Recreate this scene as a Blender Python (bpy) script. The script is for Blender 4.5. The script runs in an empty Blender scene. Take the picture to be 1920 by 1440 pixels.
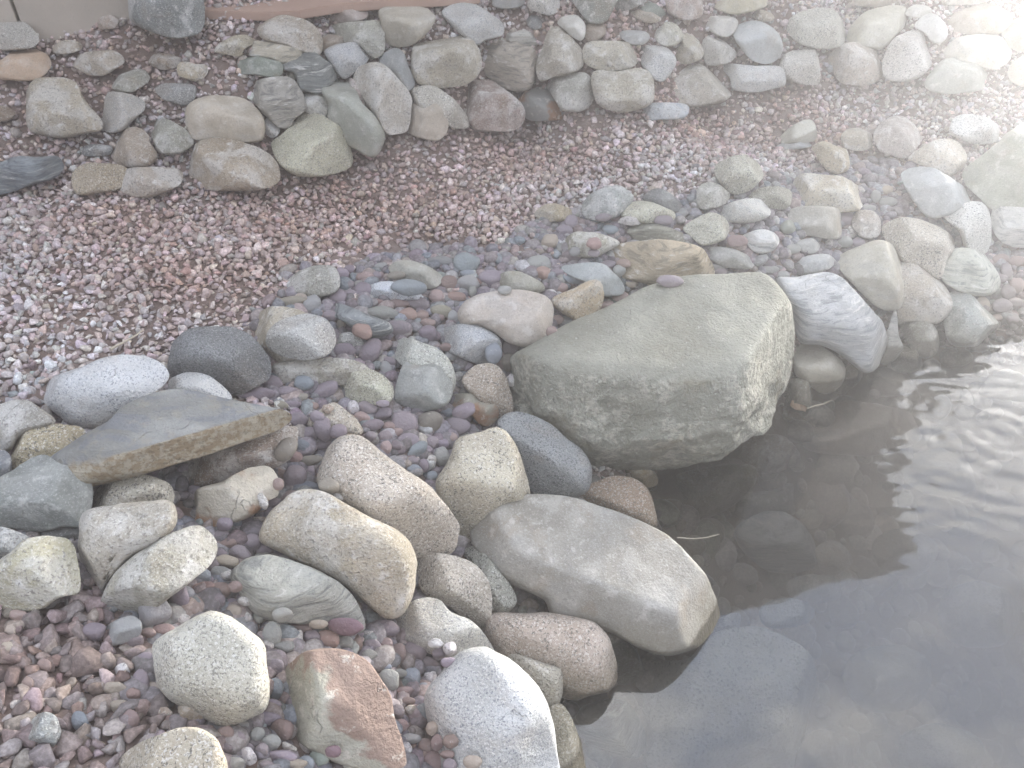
import bpy, bmesh, math, random
import numpy as np
from mathutils import Vector
from mathutils.bvhtree import BVHTree

# ------------------------------------------------------------------ camera, sky, sun, exposure
SC = bpy.context.scene
COL = SC.collection
RAD = math.radians
CAM_H, PITCH, FPX = 1.7, RAD(40.0), 1507.0
cam_d = bpy.data.cameras.new('camera'); cam = bpy.data.objects.new('camera', cam_d); COL.objects.link(cam)
cam.location = (0, 0, CAM_H); cam.rotation_euler = (RAD(90) - PITCH, 0, 0)
cam_d.sensor_width = 36; cam_d.lens = 36 * FPX / 1920; cam_d.clip_start = 0.05; cam_d.clip_end = 500
SC.camera = cam
SUN_EL, SUN_AZ = RAD(10), RAD(44)          # azimuth measured from +Y (view direction) towards +X
SC.view_settings.view_transform = 'Standard'; SC.view_settings.look = 'None'
SC.view_settings.gamma = 1; SC.view_settings.exposure = 2.02
SC.cycles.use_denoising = True
SC.cycles.volume_bounces = 1; SC.cycles.max_bounces = 8; SC.cycles.transparent_max_bounces = 12
SC.cycles.caustics_reflective = False; SC.cycles.caustics_refractive = False

W = bpy.data.worlds.new('World'); SC.world = W; W.use_nodes = True
nt = W.node_tree; N = nt.nodes; L = nt.links; N.clear()
out = N.new('ShaderNodeOutputWorld'); bg = N.new('ShaderNodeBackground'); bg.inputs['Strength'].default_value = 0.05
sky = N.new('ShaderNodeTexSky'); sky.sky_type = 'NISHITA'; sky.sun_disc = False
sky.sun_elevation = SUN_EL; sky.sun_rotation = SUN_AZ; sky.air_density = 1.2; sky.dust_density = 2.0
tc = N.new('ShaderNodeTexCoord'); mp = N.new('ShaderNodeMapping'); mp.inputs['Scale'].default_value = (1, 1, 2.0)
n1 = N.new('ShaderNodeTexNoise'); n1.inputs['Scale'].default_value = 3.2; n1.inputs['Detail'].default_value = 8; n1.inputs['Roughness'].default_value = .55
n2 = N.new('ShaderNodeTexNoise'); n2.inputs['Scale'].default_value = 5.5; n2.inputs['Detail'].default_value = 6
r1 = N.new('ShaderNodeValToRGB'); r1.color_ramp.elements[0].position = .25; r1.color_ramp.elements[1].position = .42
r2 = N.new('ShaderNodeValToRGB'); r2.color_ramp.elements[0].position = .43; r2.color_ramp.elements[1].position = .64
r2.color_ramp.elements[0].color = (.34, .42, .60, 1); r2.color_ramp.elements[1].color = (.985, .975, .97, 1)
mx = N.new('ShaderNodeMix'); mx.data_type = 'RGBA'
L.new(tc.outputs['Generated'], mp.inputs[0]); L.new(mp.outputs[0], n1.inputs['Vector']); L.new(mp.outputs[0], n2.inputs['Vector'])
L.new(n1.outputs['Fac'], r1.inputs[0]); L.new(n2.outputs['Fac'], r2.inputs[0])
sx = N.new('ShaderNodeSeparateXYZ'); L.new(tc.outputs['Generated'], sx.inputs[0]); gr = N.new('ShaderNodeMapRange')     # overcast sky: brighter towards the zenith
gr.inputs[1].default_value = 0; gr.inputs[2].default_value = 1; gr.inputs[3].default_value = 4.5; gr.inputs[4].default_value = 18.5; L.new(sx.outputs['Z'], gr.inputs[0])
vm = N.new('ShaderNodeVectorMath'); vm.operation = 'SCALE'; L.new(r2.outputs[0], vm.inputs[0]); L.new(gr.outputs[0], vm.inputs['Scale'])
L.new(r1.outputs[0], mx.inputs[0]); L.new(sky.outputs[0], mx.inputs[6]); L.new(vm.outputs[0], mx.inputs[7])
L.new(mx.outputs[2], bg.inputs[0]); L.new(bg.outputs[0], out.inputs[0])

sl = bpy.data.lights.new('sun', 'SUN'); sl.energy = 5.0; sl.angle = RAD(10); sl.color = (1, .97, .93)
so = bpy.data.objects.new('sun', sl); COL.objects.link(so)
sd = Vector((math.sin(SUN_AZ) * math.cos(SUN_EL), math.cos(SUN_AZ) * math.cos(SUN_EL), math.sin(SUN_EL)))
so.rotation_euler = sd.to_track_quat('Z', 'Y').to_euler()

# ------------------------------------------------------------------ helpers
rng = np.random.default_rng(7); random.seed(7)
cp, sp = math.cos(PITCH), math.sin(PITCH)
AX_R = np.array([1., 0, 0]); AX_U = np.array([0, sp, cp]); AX_F = np.array([0, cp, -sp])
CAMP = np.array([0, 0, CAM_H])
def ray(px, py):                       # direction with unit length along the optical axis
    return AX_F + AX_R * (px - 960) / FPX - AX_U * (py - 720) / FPX
def unproj(px, py, z):
    d = ray(px, py); t = (z - CAM_H) / d[2]; return CAMP + d * t
def project(P):
    q = P - CAMP; zc = q @ AX_F
    return 960 + FPX * (q @ AX_R) / zc, 720 - FPX * (q @ AX_U) / zc, zc

def tag(o, label=None, cat=None, group=None, kind=None):
    if label: o['label'] = label
    if cat: o['category'] = cat
    if group: o['group'] = group
    if kind: o['kind'] = kind
    return o
def mesh_obj(name, verts, faces, mat, parent=None, smooth=True):
    me = bpy.data.meshes.new(name); me.from_pydata([tuple(v) for v in verts], [], [tuple(int(i) for i in f) for f in faces]); me.update()
    if smooth: me.polygons.foreach_set('use_smooth', [True] * len(me.polygons))
    me.materials.append(mat); o = bpy.data.objects.new(name, me); COL.objects.link(o)
    if parent: o.parent = parent
    return o
def fast_mesh(name, V, T, mat, colors=None, smooth=False):
    me = bpy.data.meshes.new(name); me.vertices.add(len(V)); me.vertices.foreach_set('co', V.astype(np.float32).ravel())
    k = T.shape[1]; me.loops.add(T.size); me.loops.foreach_set('vertex_index', T.astype(np.int32).ravel())
    me.polygons.add(len(T)); me.polygons.foreach_set('loop_start', np.arange(0, T.size, k, dtype=np.int32))
    if smooth: me.polygons.foreach_set('use_smooth', np.ones(len(T), bool))
    if colors is not None:
        ca = me.color_attributes.new('stone_colour', 'FLOAT_COLOR', 'POINT')
        c4 = np.ones((len(V), 4), np.float32); c4[:, :3] = colors; ca.data.foreach_set('color', c4.ravel())
    me.update(calc_edges=True); me.validate(); me.materials.append(mat)
    o = bpy.data.objects.new(name, me); COL.objects.link(o); return o

def ico(sub):
    bm = bmesh.new(); bmesh.ops.create_icosphere(bm, subdivisions=sub, radius=1)
    v = np.array([x.co[:] for x in bm.verts]); v /= np.linalg.norm(v, axis=1)[:, None]
    f = np.array([[q.index for q in x.verts] for x in bm.faces]); bm.free(); return v, f
ICO = {s: ico(s) for s in (2, 3, 4, 5, 6)}

_tab = np.random.default_rng(3).random(8192)
def vnoise(P, seed=0):                  # smooth value noise, -1..1
    P = P + seed * 17.31; i = np.floor(P).astype(np.int64); f = P - i; f = f * f * (3 - 2 * f); r = 0
    for dx in (0, 1):
        for dy in (0, 1):
            for dz in (0, 1):
                h = ((i[:, 0] + dx) * 73856093 ^ (i[:, 1] + dy) * 19349663 ^ (i[:, 2] + dz) * 83492791) & 8191
                w = (f[:, 0] if dx else 1 - f[:, 0]) * (f[:, 1] if dy else 1 - f[:, 1]) * (f[:, 2] if dz else 1 - f[:, 2])
                r = r + w * _tab[h]
    return r * 2 - 1
def fbm(P, seed=0, octv=4, gain=.5):
    a, s, t = 1., 0., 0.
    for k in range(octv): s = s + a * vnoise(P * 2 ** k, seed + k); t += a; a *= gain
    return s / t

# ------------------------------------------------------------------ node materials
def new_mat(name):
    m = bpy.data.materials.new(name); m.use_nodes = True; m.node_tree.nodes.clear(); return m, m.node_tree.nodes, m.node_tree.links
class G:                                # tiny node-graph helper
    def __init__(s, name): s.m, s.N, s.L = new_mat(name)
    def n(s, t, **kw):
        x = s.N.new(t)
        for k, v in kw.items():
            if hasattr(x, k): setattr(x, k, v)
        return x
    def put(s, sock, v):
        if hasattr(v, 'is_linked'): s.L.new(v, sock)
        elif v is not None: sock.default_value = (v + (1,)) if isinstance(v, tuple) and len(v) == 3 and sock.type == 'RGBA' else v
    def noise(s, co, scale, det=3, rough=.5, dist=0):
        x = s.N.new('ShaderNodeTexNoise'); s.put(x.inputs['Vector'], co); x.inputs['Scale'].default_value = scale
        x.inputs['Detail'].default_value = det; x.inputs['Roughness'].default_value = rough; x.inputs['Distortion'].default_value = dist; return x.outputs['Fac']
    def ramp(s, f, a, b, lo=0., hi=1.):
        x = s.N.new('ShaderNodeMapRange'); x.interpolation_type = 'SMOOTHSTEP'; s.put(x.inputs[0], f)
        x.inputs[1].default_value = a; x.inputs[2].default_value = b; x.inputs[3].default_value = lo; x.inputs[4].default_value = hi; return x.outputs[0]
    def mix(s, f, a, b, mode='MIX'):
        x = s.N.new('ShaderNodeMix'); x.data_type = 'RGBA'; x.blend_type = mode; s.put(x.inputs[0], f); s.put(x.inputs[6], a); s.put(x.inputs[7], b); return x.outputs[2]
    def math(s, op, a, b=None):
        x = s.N.new('ShaderNodeMath'); x.operation = op; s.put(x.inputs[0], a)
        if b is not None: s.put(x.inputs[1], b)
        return x.outputs[0]
    def co(s, scale=(1, 1, 1), rot=(0, 0, 0), jitter=True):
        t = s.N.new('ShaderNodeTexCoord'); m = s.N.new('ShaderNodeMapping'); m.inputs['Scale'].default_value = scale; m.inputs['Rotation'].default_value = rot
        s.L.new(t.outputs['Object'], m.inputs[0])
        if jitter:
            oi = s.N.new('ShaderNodeObjectInfo'); v = s.N.new('ShaderNodeVectorMath'); v.operation = 'SCALE'; v.inputs[0].default_value = (31, 17, 23)
            s.L.new(oi.outputs['Random'], v.inputs['Scale']); s.L.new(v.outputs[0], m.inputs['Location'])
        return m.outputs[0]
    def finish(s, col, rough=.85, bump=None, bdist=.004, bstr=.6, spec=.3):
        b = s.N.new('ShaderNodeBsdfPrincipled'); o = s.N.new('ShaderNodeOutputMaterial')
        s.put(b.inputs['Base Color'], col); s.put(b.inputs['Roughness'], rough); b.inputs['Specular IOR Level'].default_value = spec
        if bump is not None:
            k = s.N.new('ShaderNodeBump'); k.inputs['Distance'].default_value = bdist; k.inputs['Strength'].default_value = bstr
            s.put(k.inputs['Height'], bump); s.L.new(k.outputs[0], b.inputs['Normal'])
        s.L.new(b.outputs[0], o.inputs[0]); return s.m
    def wet(s, col, rough):              # damp band where the stone meets the pond
        g = s.N.new('ShaderNodeNewGeometry'); p = s.N.new('ShaderNodeSeparateXYZ'); s.L.new(g.outputs['Position'], p.inputs[0])
        nz = s.noise(g.outputs['Position'], 14, 3)
        h = s.math('ADD', p.outputs['Z'], s.math('MULTIPLY', s.math('SUBTRACT', nz, .5), .05))
        f = s.ramp(h, .046, .062, 1, 0)
        col = s.mix(s.ramp(h, .06, .17, .42, 0), col, (.215, .185, .115)); c = s.mix(s.math('MULTIPLY', f, s.ramp(h, -.05, .0, .30, 1)), col, s.mix(1.0, col, (.42, .40, .35), 'MULTIPLY')); return c, s.math('SUBTRACT', rough, s.math('MULTIPLY', f, .5))

def rock_mat(style):
    g = G('rock_' + style); oi = g.n('ShaderNodeObjectInfo'); base = oi.outputs['Color']; c = g.co()
    big = g.noise(c, 7, 4, .6); mid = g.noise(c, 28, 5, .65); fine = g.noise(c, 150, 3, .6)
    col = g.mix(g.ramp(big, .3, .7), g.mix(1., base, (.80, .78, .74), 'MULTIPLY'), g.mix(1., base, (1.16, 1.15, 1.14), 'MULTIPLY'))
    vein = None
    if style in ('gran', 'dgran', 'pgran', 'cgran'):
        sc = {'gran': 190, 'dgran': 240, 'pgran': 260, 'cgran': 230}[style]; amt = {'gran': .0, 'dgran': .02, 'pgran': .0, 'cgran': .015}[style]
        d1 = g.math('ADD', g.noise(c, sc, 2, .6, .8), g.math('MULTIPLY', g.math('SUBTRACT', mid, .5), .35)); d2 = g.noise(c, sc * .8, 2, .6, .5)
        c3 = g.co((1, 1, 1), (.7, .2, .4)); d3 = g.noise(c3, sc * 1.1, 2, .6, .8)
        pt = g.noise(c, 9, 5, .6, .5)
        col = g.mix(g.ramp(pt, .50, .62, 0, .55), col, g.mix(.5, base, (.30, .23, .16)))
        col = g.mix(g.ramp(d3, .54, .62, 0, .6), col, {'dgran': (.42, .42, .40)}.get(style, (.76, .74, .70)))
        col = g.mix(g.ramp(d1, .56 - amt, .63 - amt, 0, .75 if style != 'cgran' else .6), col, {'pgran': (.16, .17, .19), 'dgran': (.06, .06, .06)}.get(style, (.085, .08, .07)))
        bmp = g.math('ADD', g.math('MULTIPLY', mid, .8), g.math('MULTIPLY', fine, .6))
    elif style in ('gneis', 'slate', 'streak'):
        rot = {'gneis': (.4, .9, .3), 'slate': (.2, .25, .6), 'streak': (.3, -.5, .2)}[style]
        c2 = g.co({'gneis': (1, 1, 5), 'slate': (1, 1, 7), 'streak': (1, 1, 9)}[style], rot)
        st = g.noise(c2, {'gneis': 16, 'slate': 14, 'streak': 12}[style], 6, .7, .6)
        col = g.mix(g.ramp(st, .38, .50, .75, 0), col, g.mix(1., base, (.45, .46, .48), 'MULTIPLY'))
        col = g.mix(g.ramp(st, .54, .66, 0, .8), col, (.66, .64, .60) if style != 'slate' else (.48, .49, .50))
        v = g.noise(c, 190, 2, .7); col = g.mix(g.ramp(v, .58, .70, 0, .4), col, (.10, .10, .10))
        bmp = g.math('ADD', g.math('MULTIPLY', st, 1.4), g.math('MULTIPLY', fine, .4))
    elif style == 'slab':
        c2 = g.co((1, 3, 6), (.1, .15, .5)); st = g.noise(c2, 9, 7, .7, .6); geo = g.n('ShaderNodeNewGeometry'); s3 = g.n('ShaderNodeSeparateXYZ'); g.L.new(geo.outputs['Normal'], s3.inputs[0])
        col = g.mix(g.ramp(st, .40, .50, .55, 0), col, (.19, .20, .22)); col = g.mix(g.ramp(st, .54, .66, 0, .45), col, (.42, .42, .40)); col = g.mix(g.ramp(mid, .52, .64, 0, .4), col, (.33, .29, .22))
        edge = g.ramp(g.math('ADD', s3.outputs['Z'], g.math('MULTIPLY', g.math('SUBTRACT', mid, .5), .5)), .45, .72, 1, 0)
        rc = g.mix(g.ramp(g.noise(c, 60, 4, .7), .42, .6), (.33, .255, .165), (.46, .41, .32)); rc = g.mix(g.ramp(fine, .54, .64, 0, .4), rc, (.12, .09, .06))
        col = g.mix(edge, col, rc); bmp = g.math('ADD', g.math('MULTIPLY', st, 1.2), g.math('ADD', g.math('MULTIPLY', fine, .5), mid))
    elif style == 'crust':
        c2 = g.co((1, 1, .8), (.2, .3, 0)); pat = g.noise(c2, 9, 7, .68, .5)
        geo = g.n('ShaderNodeNewGeometry'); s3 = g.n('ShaderNodeSeparateXYZ'); g.L.new(geo.outputs['Normal'], s3.inputs[0])
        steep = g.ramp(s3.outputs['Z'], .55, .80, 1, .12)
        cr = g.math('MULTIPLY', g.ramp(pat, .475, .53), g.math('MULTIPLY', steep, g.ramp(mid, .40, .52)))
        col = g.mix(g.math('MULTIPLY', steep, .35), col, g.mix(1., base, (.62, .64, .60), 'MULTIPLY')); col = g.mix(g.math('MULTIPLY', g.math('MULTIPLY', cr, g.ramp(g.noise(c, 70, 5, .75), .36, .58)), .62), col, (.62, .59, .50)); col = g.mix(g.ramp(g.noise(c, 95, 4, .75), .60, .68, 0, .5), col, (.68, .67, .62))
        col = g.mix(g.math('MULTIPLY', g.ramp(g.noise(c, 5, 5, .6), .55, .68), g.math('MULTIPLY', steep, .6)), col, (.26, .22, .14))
        col = g.mix(g.ramp(fine, .60, .72, 0, .4), col, (.13, .13, .11))
        col = g.mix(g.ramp(g.noise(c, 13, 7, .7, .4), .50, .64, 0, .55), col, g.mix(.4, base, (.27, .25, .20)))
        bmp = g.math('ADD', g.math('MULTIPLY', g.math('MULTIPLY', mid, 2.2), steep), g.math('ADD', g.math('MULTIPLY', fine, .5), g.math('MULTIPLY', pat, 1.6)))
    elif style == 'rust':
        rp = g.noise(c, 6, 6, .6, .4)
        col = g.mix(g.ramp(rp, .44, .56), col, (.30, .17, .10)); col = g.mix(g.ramp(mid, .58, .66, 0, .6), col, (.62, .58, .52))
        col = g.mix(g.ramp(fine, .62, .72, 0, .5), col, (.08, .07, .06)); bmp = g.math('ADD', mid, g.math('MULTIPLY', fine, .5))
    elif style == 'redcap':
        tcc = g.n('ShaderNodeTexCoord'); s3 = g.n('ShaderNodeSeparateXYZ'); g.L.new(tcc.outputs['Object'], s3.inputs[0])
        rp = g.math('ADD', g.math('ADD', g.math('MULTIPLY', s3.outputs['X'], 3.2), g.math('MULTIPLY', s3.outputs['Y'], 4.)), g.noise(c, 7, 5, .6, .3))
        col = g.mix(g.ramp(rp, .42, .50), col, (.295, .215, .172)); col = g.mix(g.ramp(mid, .58, .66, 0, .7), col, (.60, .56, .49))
        col = g.mix(g.ramp(g.noise(c, 45, 5, .7), .62, .70, 0, .6), col, (.12, .09, .07)); bmp = g.math('ADD', mid, g.math('MULTIPLY', fine, .5))
    elif style == 'peb':
        col = g.mix(g.ramp(mid, .35, .65, 0, .35), col, g.mix(1., base, (.7, .68, .66), 'MULTIPLY'))
        col = g.mix(g.ramp(fine, .64, .74, 0, .35), col, (.62, .58, .55)); bmp = g.math('MULTIPLY', fine, .35)
    else:                                # smooth weathered cobble
        pat = g.noise(c, 11, 6, .62, .4)
        gs_ = 1. if style != 'smooth' else .4
        col = g.mix(g.ramp(pat, .47, .60, 0, .8 * gs_), col, g.mix(.6, base, (.66, .64, .60)))
        c3 = g.co((1, 1, 1.6), (.7, .2, .4)); col = g.mix(g.ramp(g.noise(c3, 8, 6, .65, .6), .53, .64, 0, .5), col, g.mix(.5, base, (.28, .275, .265)))
        col = g.mix(g.ramp(g.noise(c, 9, 4, .6, .2), .56, .70, 0, .55), col, g.mix(.5, base, (.30, .21, .12)))
        gs_ = 1. if style != 'smooth' else .45
        col = g.mix(g.ramp(mid, .57, .66, 0, .7 * gs_), col, (.66, .64, .60))
        col = g.mix(g.ramp(g.noise(c3, 210, 3, .7, .5), .53, .64, 0, .6 * gs_), col, (.70, .68, .64))
        col = g.mix(g.ramp(fine, .54, .66, 0, .6 * gs_), col, (.13, .115, .10))
        bmp = g.math('ADD', mid, g.math('MULTIPLY', fine, .6))
        if style == 'smooth': bmp = g.math('MULTIPLY', bmp, .45)
    # weathered underside edge / lichen dust, hairline cracks
    if style not in ('peb', 'smooth'):
        v = g.n('ShaderNodeTexVoronoi'); v.feature = 'DISTANCE_TO_EDGE'; wv = g.n('ShaderNodeVectorMath'); wv.operation = 'ADD'
        nn = g.n('ShaderNodeTexNoise'); g.put(nn.inputs['Vector'], c); nn.inputs['Scale'].default_value = 10; nn.inputs['Detail'].default_value = 4
        g.L.new(c, wv.inputs[0]); ss = g.n('ShaderNodeVectorMath'); ss.operation = 'SCALE'; ss.inputs['Scale'].default_value = .22
        g.L.new(nn.outputs['Color'], ss.inputs[0]); g.L.new(ss.outputs[0], wv.inputs[1]); g.L.new(wv.outputs[0], v.inputs['Vector']); v.inputs['Scale'].default_value = 3.1
        crk = g.math('MULTIPLY', g.ramp(v.outputs['Distance'], 0, .007, 1, 0), g.ramp(big, .52, .66))
        col = g.mix(g.math('MULTIPLY', crk, .22 if style != 'crust' else .5), col, (.12, .11, .10)); bmp = g.math('SUBTRACT', bmp, g.math('MULTIPLY', crk, .5))
    col, ro = g.wet(col, .86 if style != 'peb' else .7)
    return g.finish(col, ro, bmp, .009 if style != 'crust' else .016, .9)
# ------------------------------------------------------------------ terrain height field
CTRL = """1060,1330,-.05 1200,1215,-.12 1240,950,-.06 1330,1060,-.2 1480,800,-.08 1600,720,-.07 1720,670,-.05 1900,650,-.02 2100,560,-.02
1100,1440,-.15 1300,1440,-.4 1600,1300,-.6 1900,1400,-.8 1900,1000,-.6 1600,950,-.4 1900,760,-.2 1350,900,-.22 1600,800,-.2
300,1400,.50 0,1400,.55 100,1150,.52 500,1200,.40 700,1350,.30 880,1100,.12 600,900,.36 800,850,.30 300,900,.45 0,850,.52 0,700,.52
300,600,.47 600,550,.42 900,550,.38 1000,640,.33 950,760,.22 1200,500,.38 1100,450,.42 1500,450,.32 1400,500,.32 1700,400,.28 1850,550,.08 1750,560,.08 1600,500,.2 1900,470,.16
0,500,.50 500,450,.46 1000,350,.45 1400,300,.42 1700,200,.45 1900,170,.46 600,340,.46 1000,240,.47 1300,205,.48 1550,165,.50
0,30,.88 240,10,.90 500,20,.88 720,10,.85 900,10,.84 1100,10,.84 1300,20,.80 1500,10,.78 1700,0,.76 1900,-10,.76
0,370,.49 100,200,.66 300,150,.72 0,100,.80 450,100,.80 300,300,.55 500,350,.47 850,60,.80 1050,70,.78 1250,70,.74 1450,60,.70 1650,60,.62
-200,1200,.6 -200,700,.55 -200,300,.55 -200,50,.88 1300,1700,-.6 500,1700,.45 0,1700,.6"""
_c = np.array([[float(v) for v in s.split(',')] for s in CTRL.split()])
_P = np.array([unproj(x, y, z) for x, y, z in _c])
_anc = []
for k in range(20):
    a = 2 * math.pi * k / 20; x, y = 7 * math.sin(a), 2 + 7 * math.cos(a)
    z = .9 if y > 3 else (.5 if x < 0 else -.9)
    if y > 3 and x > 4: z = .8
    _anc.append((x, y, z))
_P = np.vstack([_P, np.array(_anc)])
def _phi(r2): return .5 * r2 * np.log(r2 + 1e-9)
_n = len(_P); _K = _phi(((_P[:, None, :2] - _P[None, :, :2]) ** 2).sum(2)) + np.eye(_n) * .004
_A = np.zeros((_n + 3, _n + 3)); _A[:_n, :_n] = _K; _A[:_n, _n] = 1; _A[:_n, _n + 1:] = _P[:, :2]; _A[_n, :_n] = 1; _A[_n + 1:, :_n] = _P[:, :2].T
_w = np.linalg.solve(_A, np.concatenate([_P[:, 2], np.zeros(3)]))
def ground_z(XY):
    XY = np.atleast_2d(np.asarray(XY, float)); r = np.hypot(XY[:, 0], XY[:, 1] - 2)
    Q = XY.copy(); s = np.minimum(1, 7 / np.maximum(r, 1e-6)); Q[:, 0] *= s; Q[:, 1] = 2 + (Q[:, 1] - 2) * s
    z = np.empty(len(Q))
    for i in range(0, len(Q), 20000):
        q = Q[i:i + 20000]; z[i:i + 20000] = _phi(((q[:, None] - _P[None, :, :2]) ** 2).sum(2)) @ _w[:_n] + _w[_n] + q @ _w[_n + 1:]
    z = np.clip(z, -.95, 1.0); k = np.clip((r - 4.6) / 1.4, 0, 1); return z * (1 - k) + .75 * k

def soil_mat():
    g = G('soil'); c = g.co(jitter=False); a = g.noise(c, 3, 5, .6); b = g.noise(c, 60, 5, .7)
    col = g.mix(g.ramp(a, .35, .65), (.155, .108, .085), (.215, .165, .14)); col = g.mix(g.ramp(b, .5, .7, 0, .7), col, (.34, .26, .23))
    geo = g.n('ShaderNodeNewGeometry'); p = g.n('ShaderNodeSeparateXYZ'); g.L.new(geo.outputs['Position'], p.inputs[0])
    col = g.mix(g.ramp(p.outputs['Z'], -.1, .05, 1, 0), col, (.22, .18, .13))
    return g.finish(col, .95, g.math('ADD', a, b), .01, .7)
def axis_pts(lo, hi, d, far):
    m = list(np.arange(lo, hi, d)); a, st = [], d
    x = lo
    while x > -far: st *= 1.35; x -= st; a.append(x)
    b, st = [], d; x = m[-1]
    while x < far: st *= 1.35; x += st; b.append(x)
    return np.array(a[::-1] + m + b)
gx = axis_pts(-3.2, 3.8, .03, 6.6); gy = axis_pts(.2, 5.8, .03, 6.6)
GX, GY = np.meshgrid(gx, gy); XY = np.stack([GX.ravel(), GY.ravel()], 1); gz = ground_z(XY)
gz = gz + .006 * vnoise(np.c_[XY * 9, XY[:, :1] * 0], 5)
GV = np.c_[XY, gz]; nx, ny = len(gx), len(gy); ii = (np.arange(ny - 1)[:, None] * nx + np.arange(nx - 1)[None]).ravel()
GF = np.stack([ii, ii + 1, ii + nx + 1, ii + nx], 1)
tag(fast_mesh('ground', GV, GF, soil_mat(), smooth=True), 'reddish brown soil under gravel, sloping down into the pond', kind='structure')

# ------------------------------------------------------------------ rocks
MATS = {}
def M(s):
    if s not in MATS: MATS[s] = rock_mat(s)
    return MATS[s]
ALL_V, ALL_F, NV = [GV], [np.vstack([GF[:, :3], GF[:, [0, 2, 3]]])], [len(GV)]

def spline(pts, n=120):
    P = np.array(pts, float); m = len(P); o = []
    k = max(4, n // m)
    for i in range(m):
        p0, p1, p2, p3 = P[i - 1], P[i], P[(i + 1) % m], P[(i + 2) % m]
        for t in np.arange(k) / k:
            o.append(.5 * ((2 * p1) + (-p0 + p2) * t + (2 * p0 - 5 * p1 + 4 * p2 - p3) * t * t + (-p0 + 3 * p1 - 3 * p2 + p3) * t ** 3))
    return np.array(o)
def centroid(P):
    x, y = P[:, 0], P[:, 1]; x1, y1 = np.roll(x, -1), np.roll(y, -1); c = x * y1 - x1 * y; A = c.sum() / 2
    return np.array([((x + x1) * c).sum() / (6 * A), ((y + y1) * c).sum() / (6 * A)]), abs(A)
def march(px, py, hpx, k):              # depth where the stone's middle stands k half-heights above the ground
    d = ray(px, py); ts = np.linspace(.7, 9, 1600); P = CAMP + ts[:, None] * d
    gap = P[:, 2] - ground_z(P[:, :2]) - k * hpx * ts / FPX * .8
    i = np.argmax(gap < 0) if (gap < 0).any() else len(ts) - 1
    return ts[i]

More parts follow.
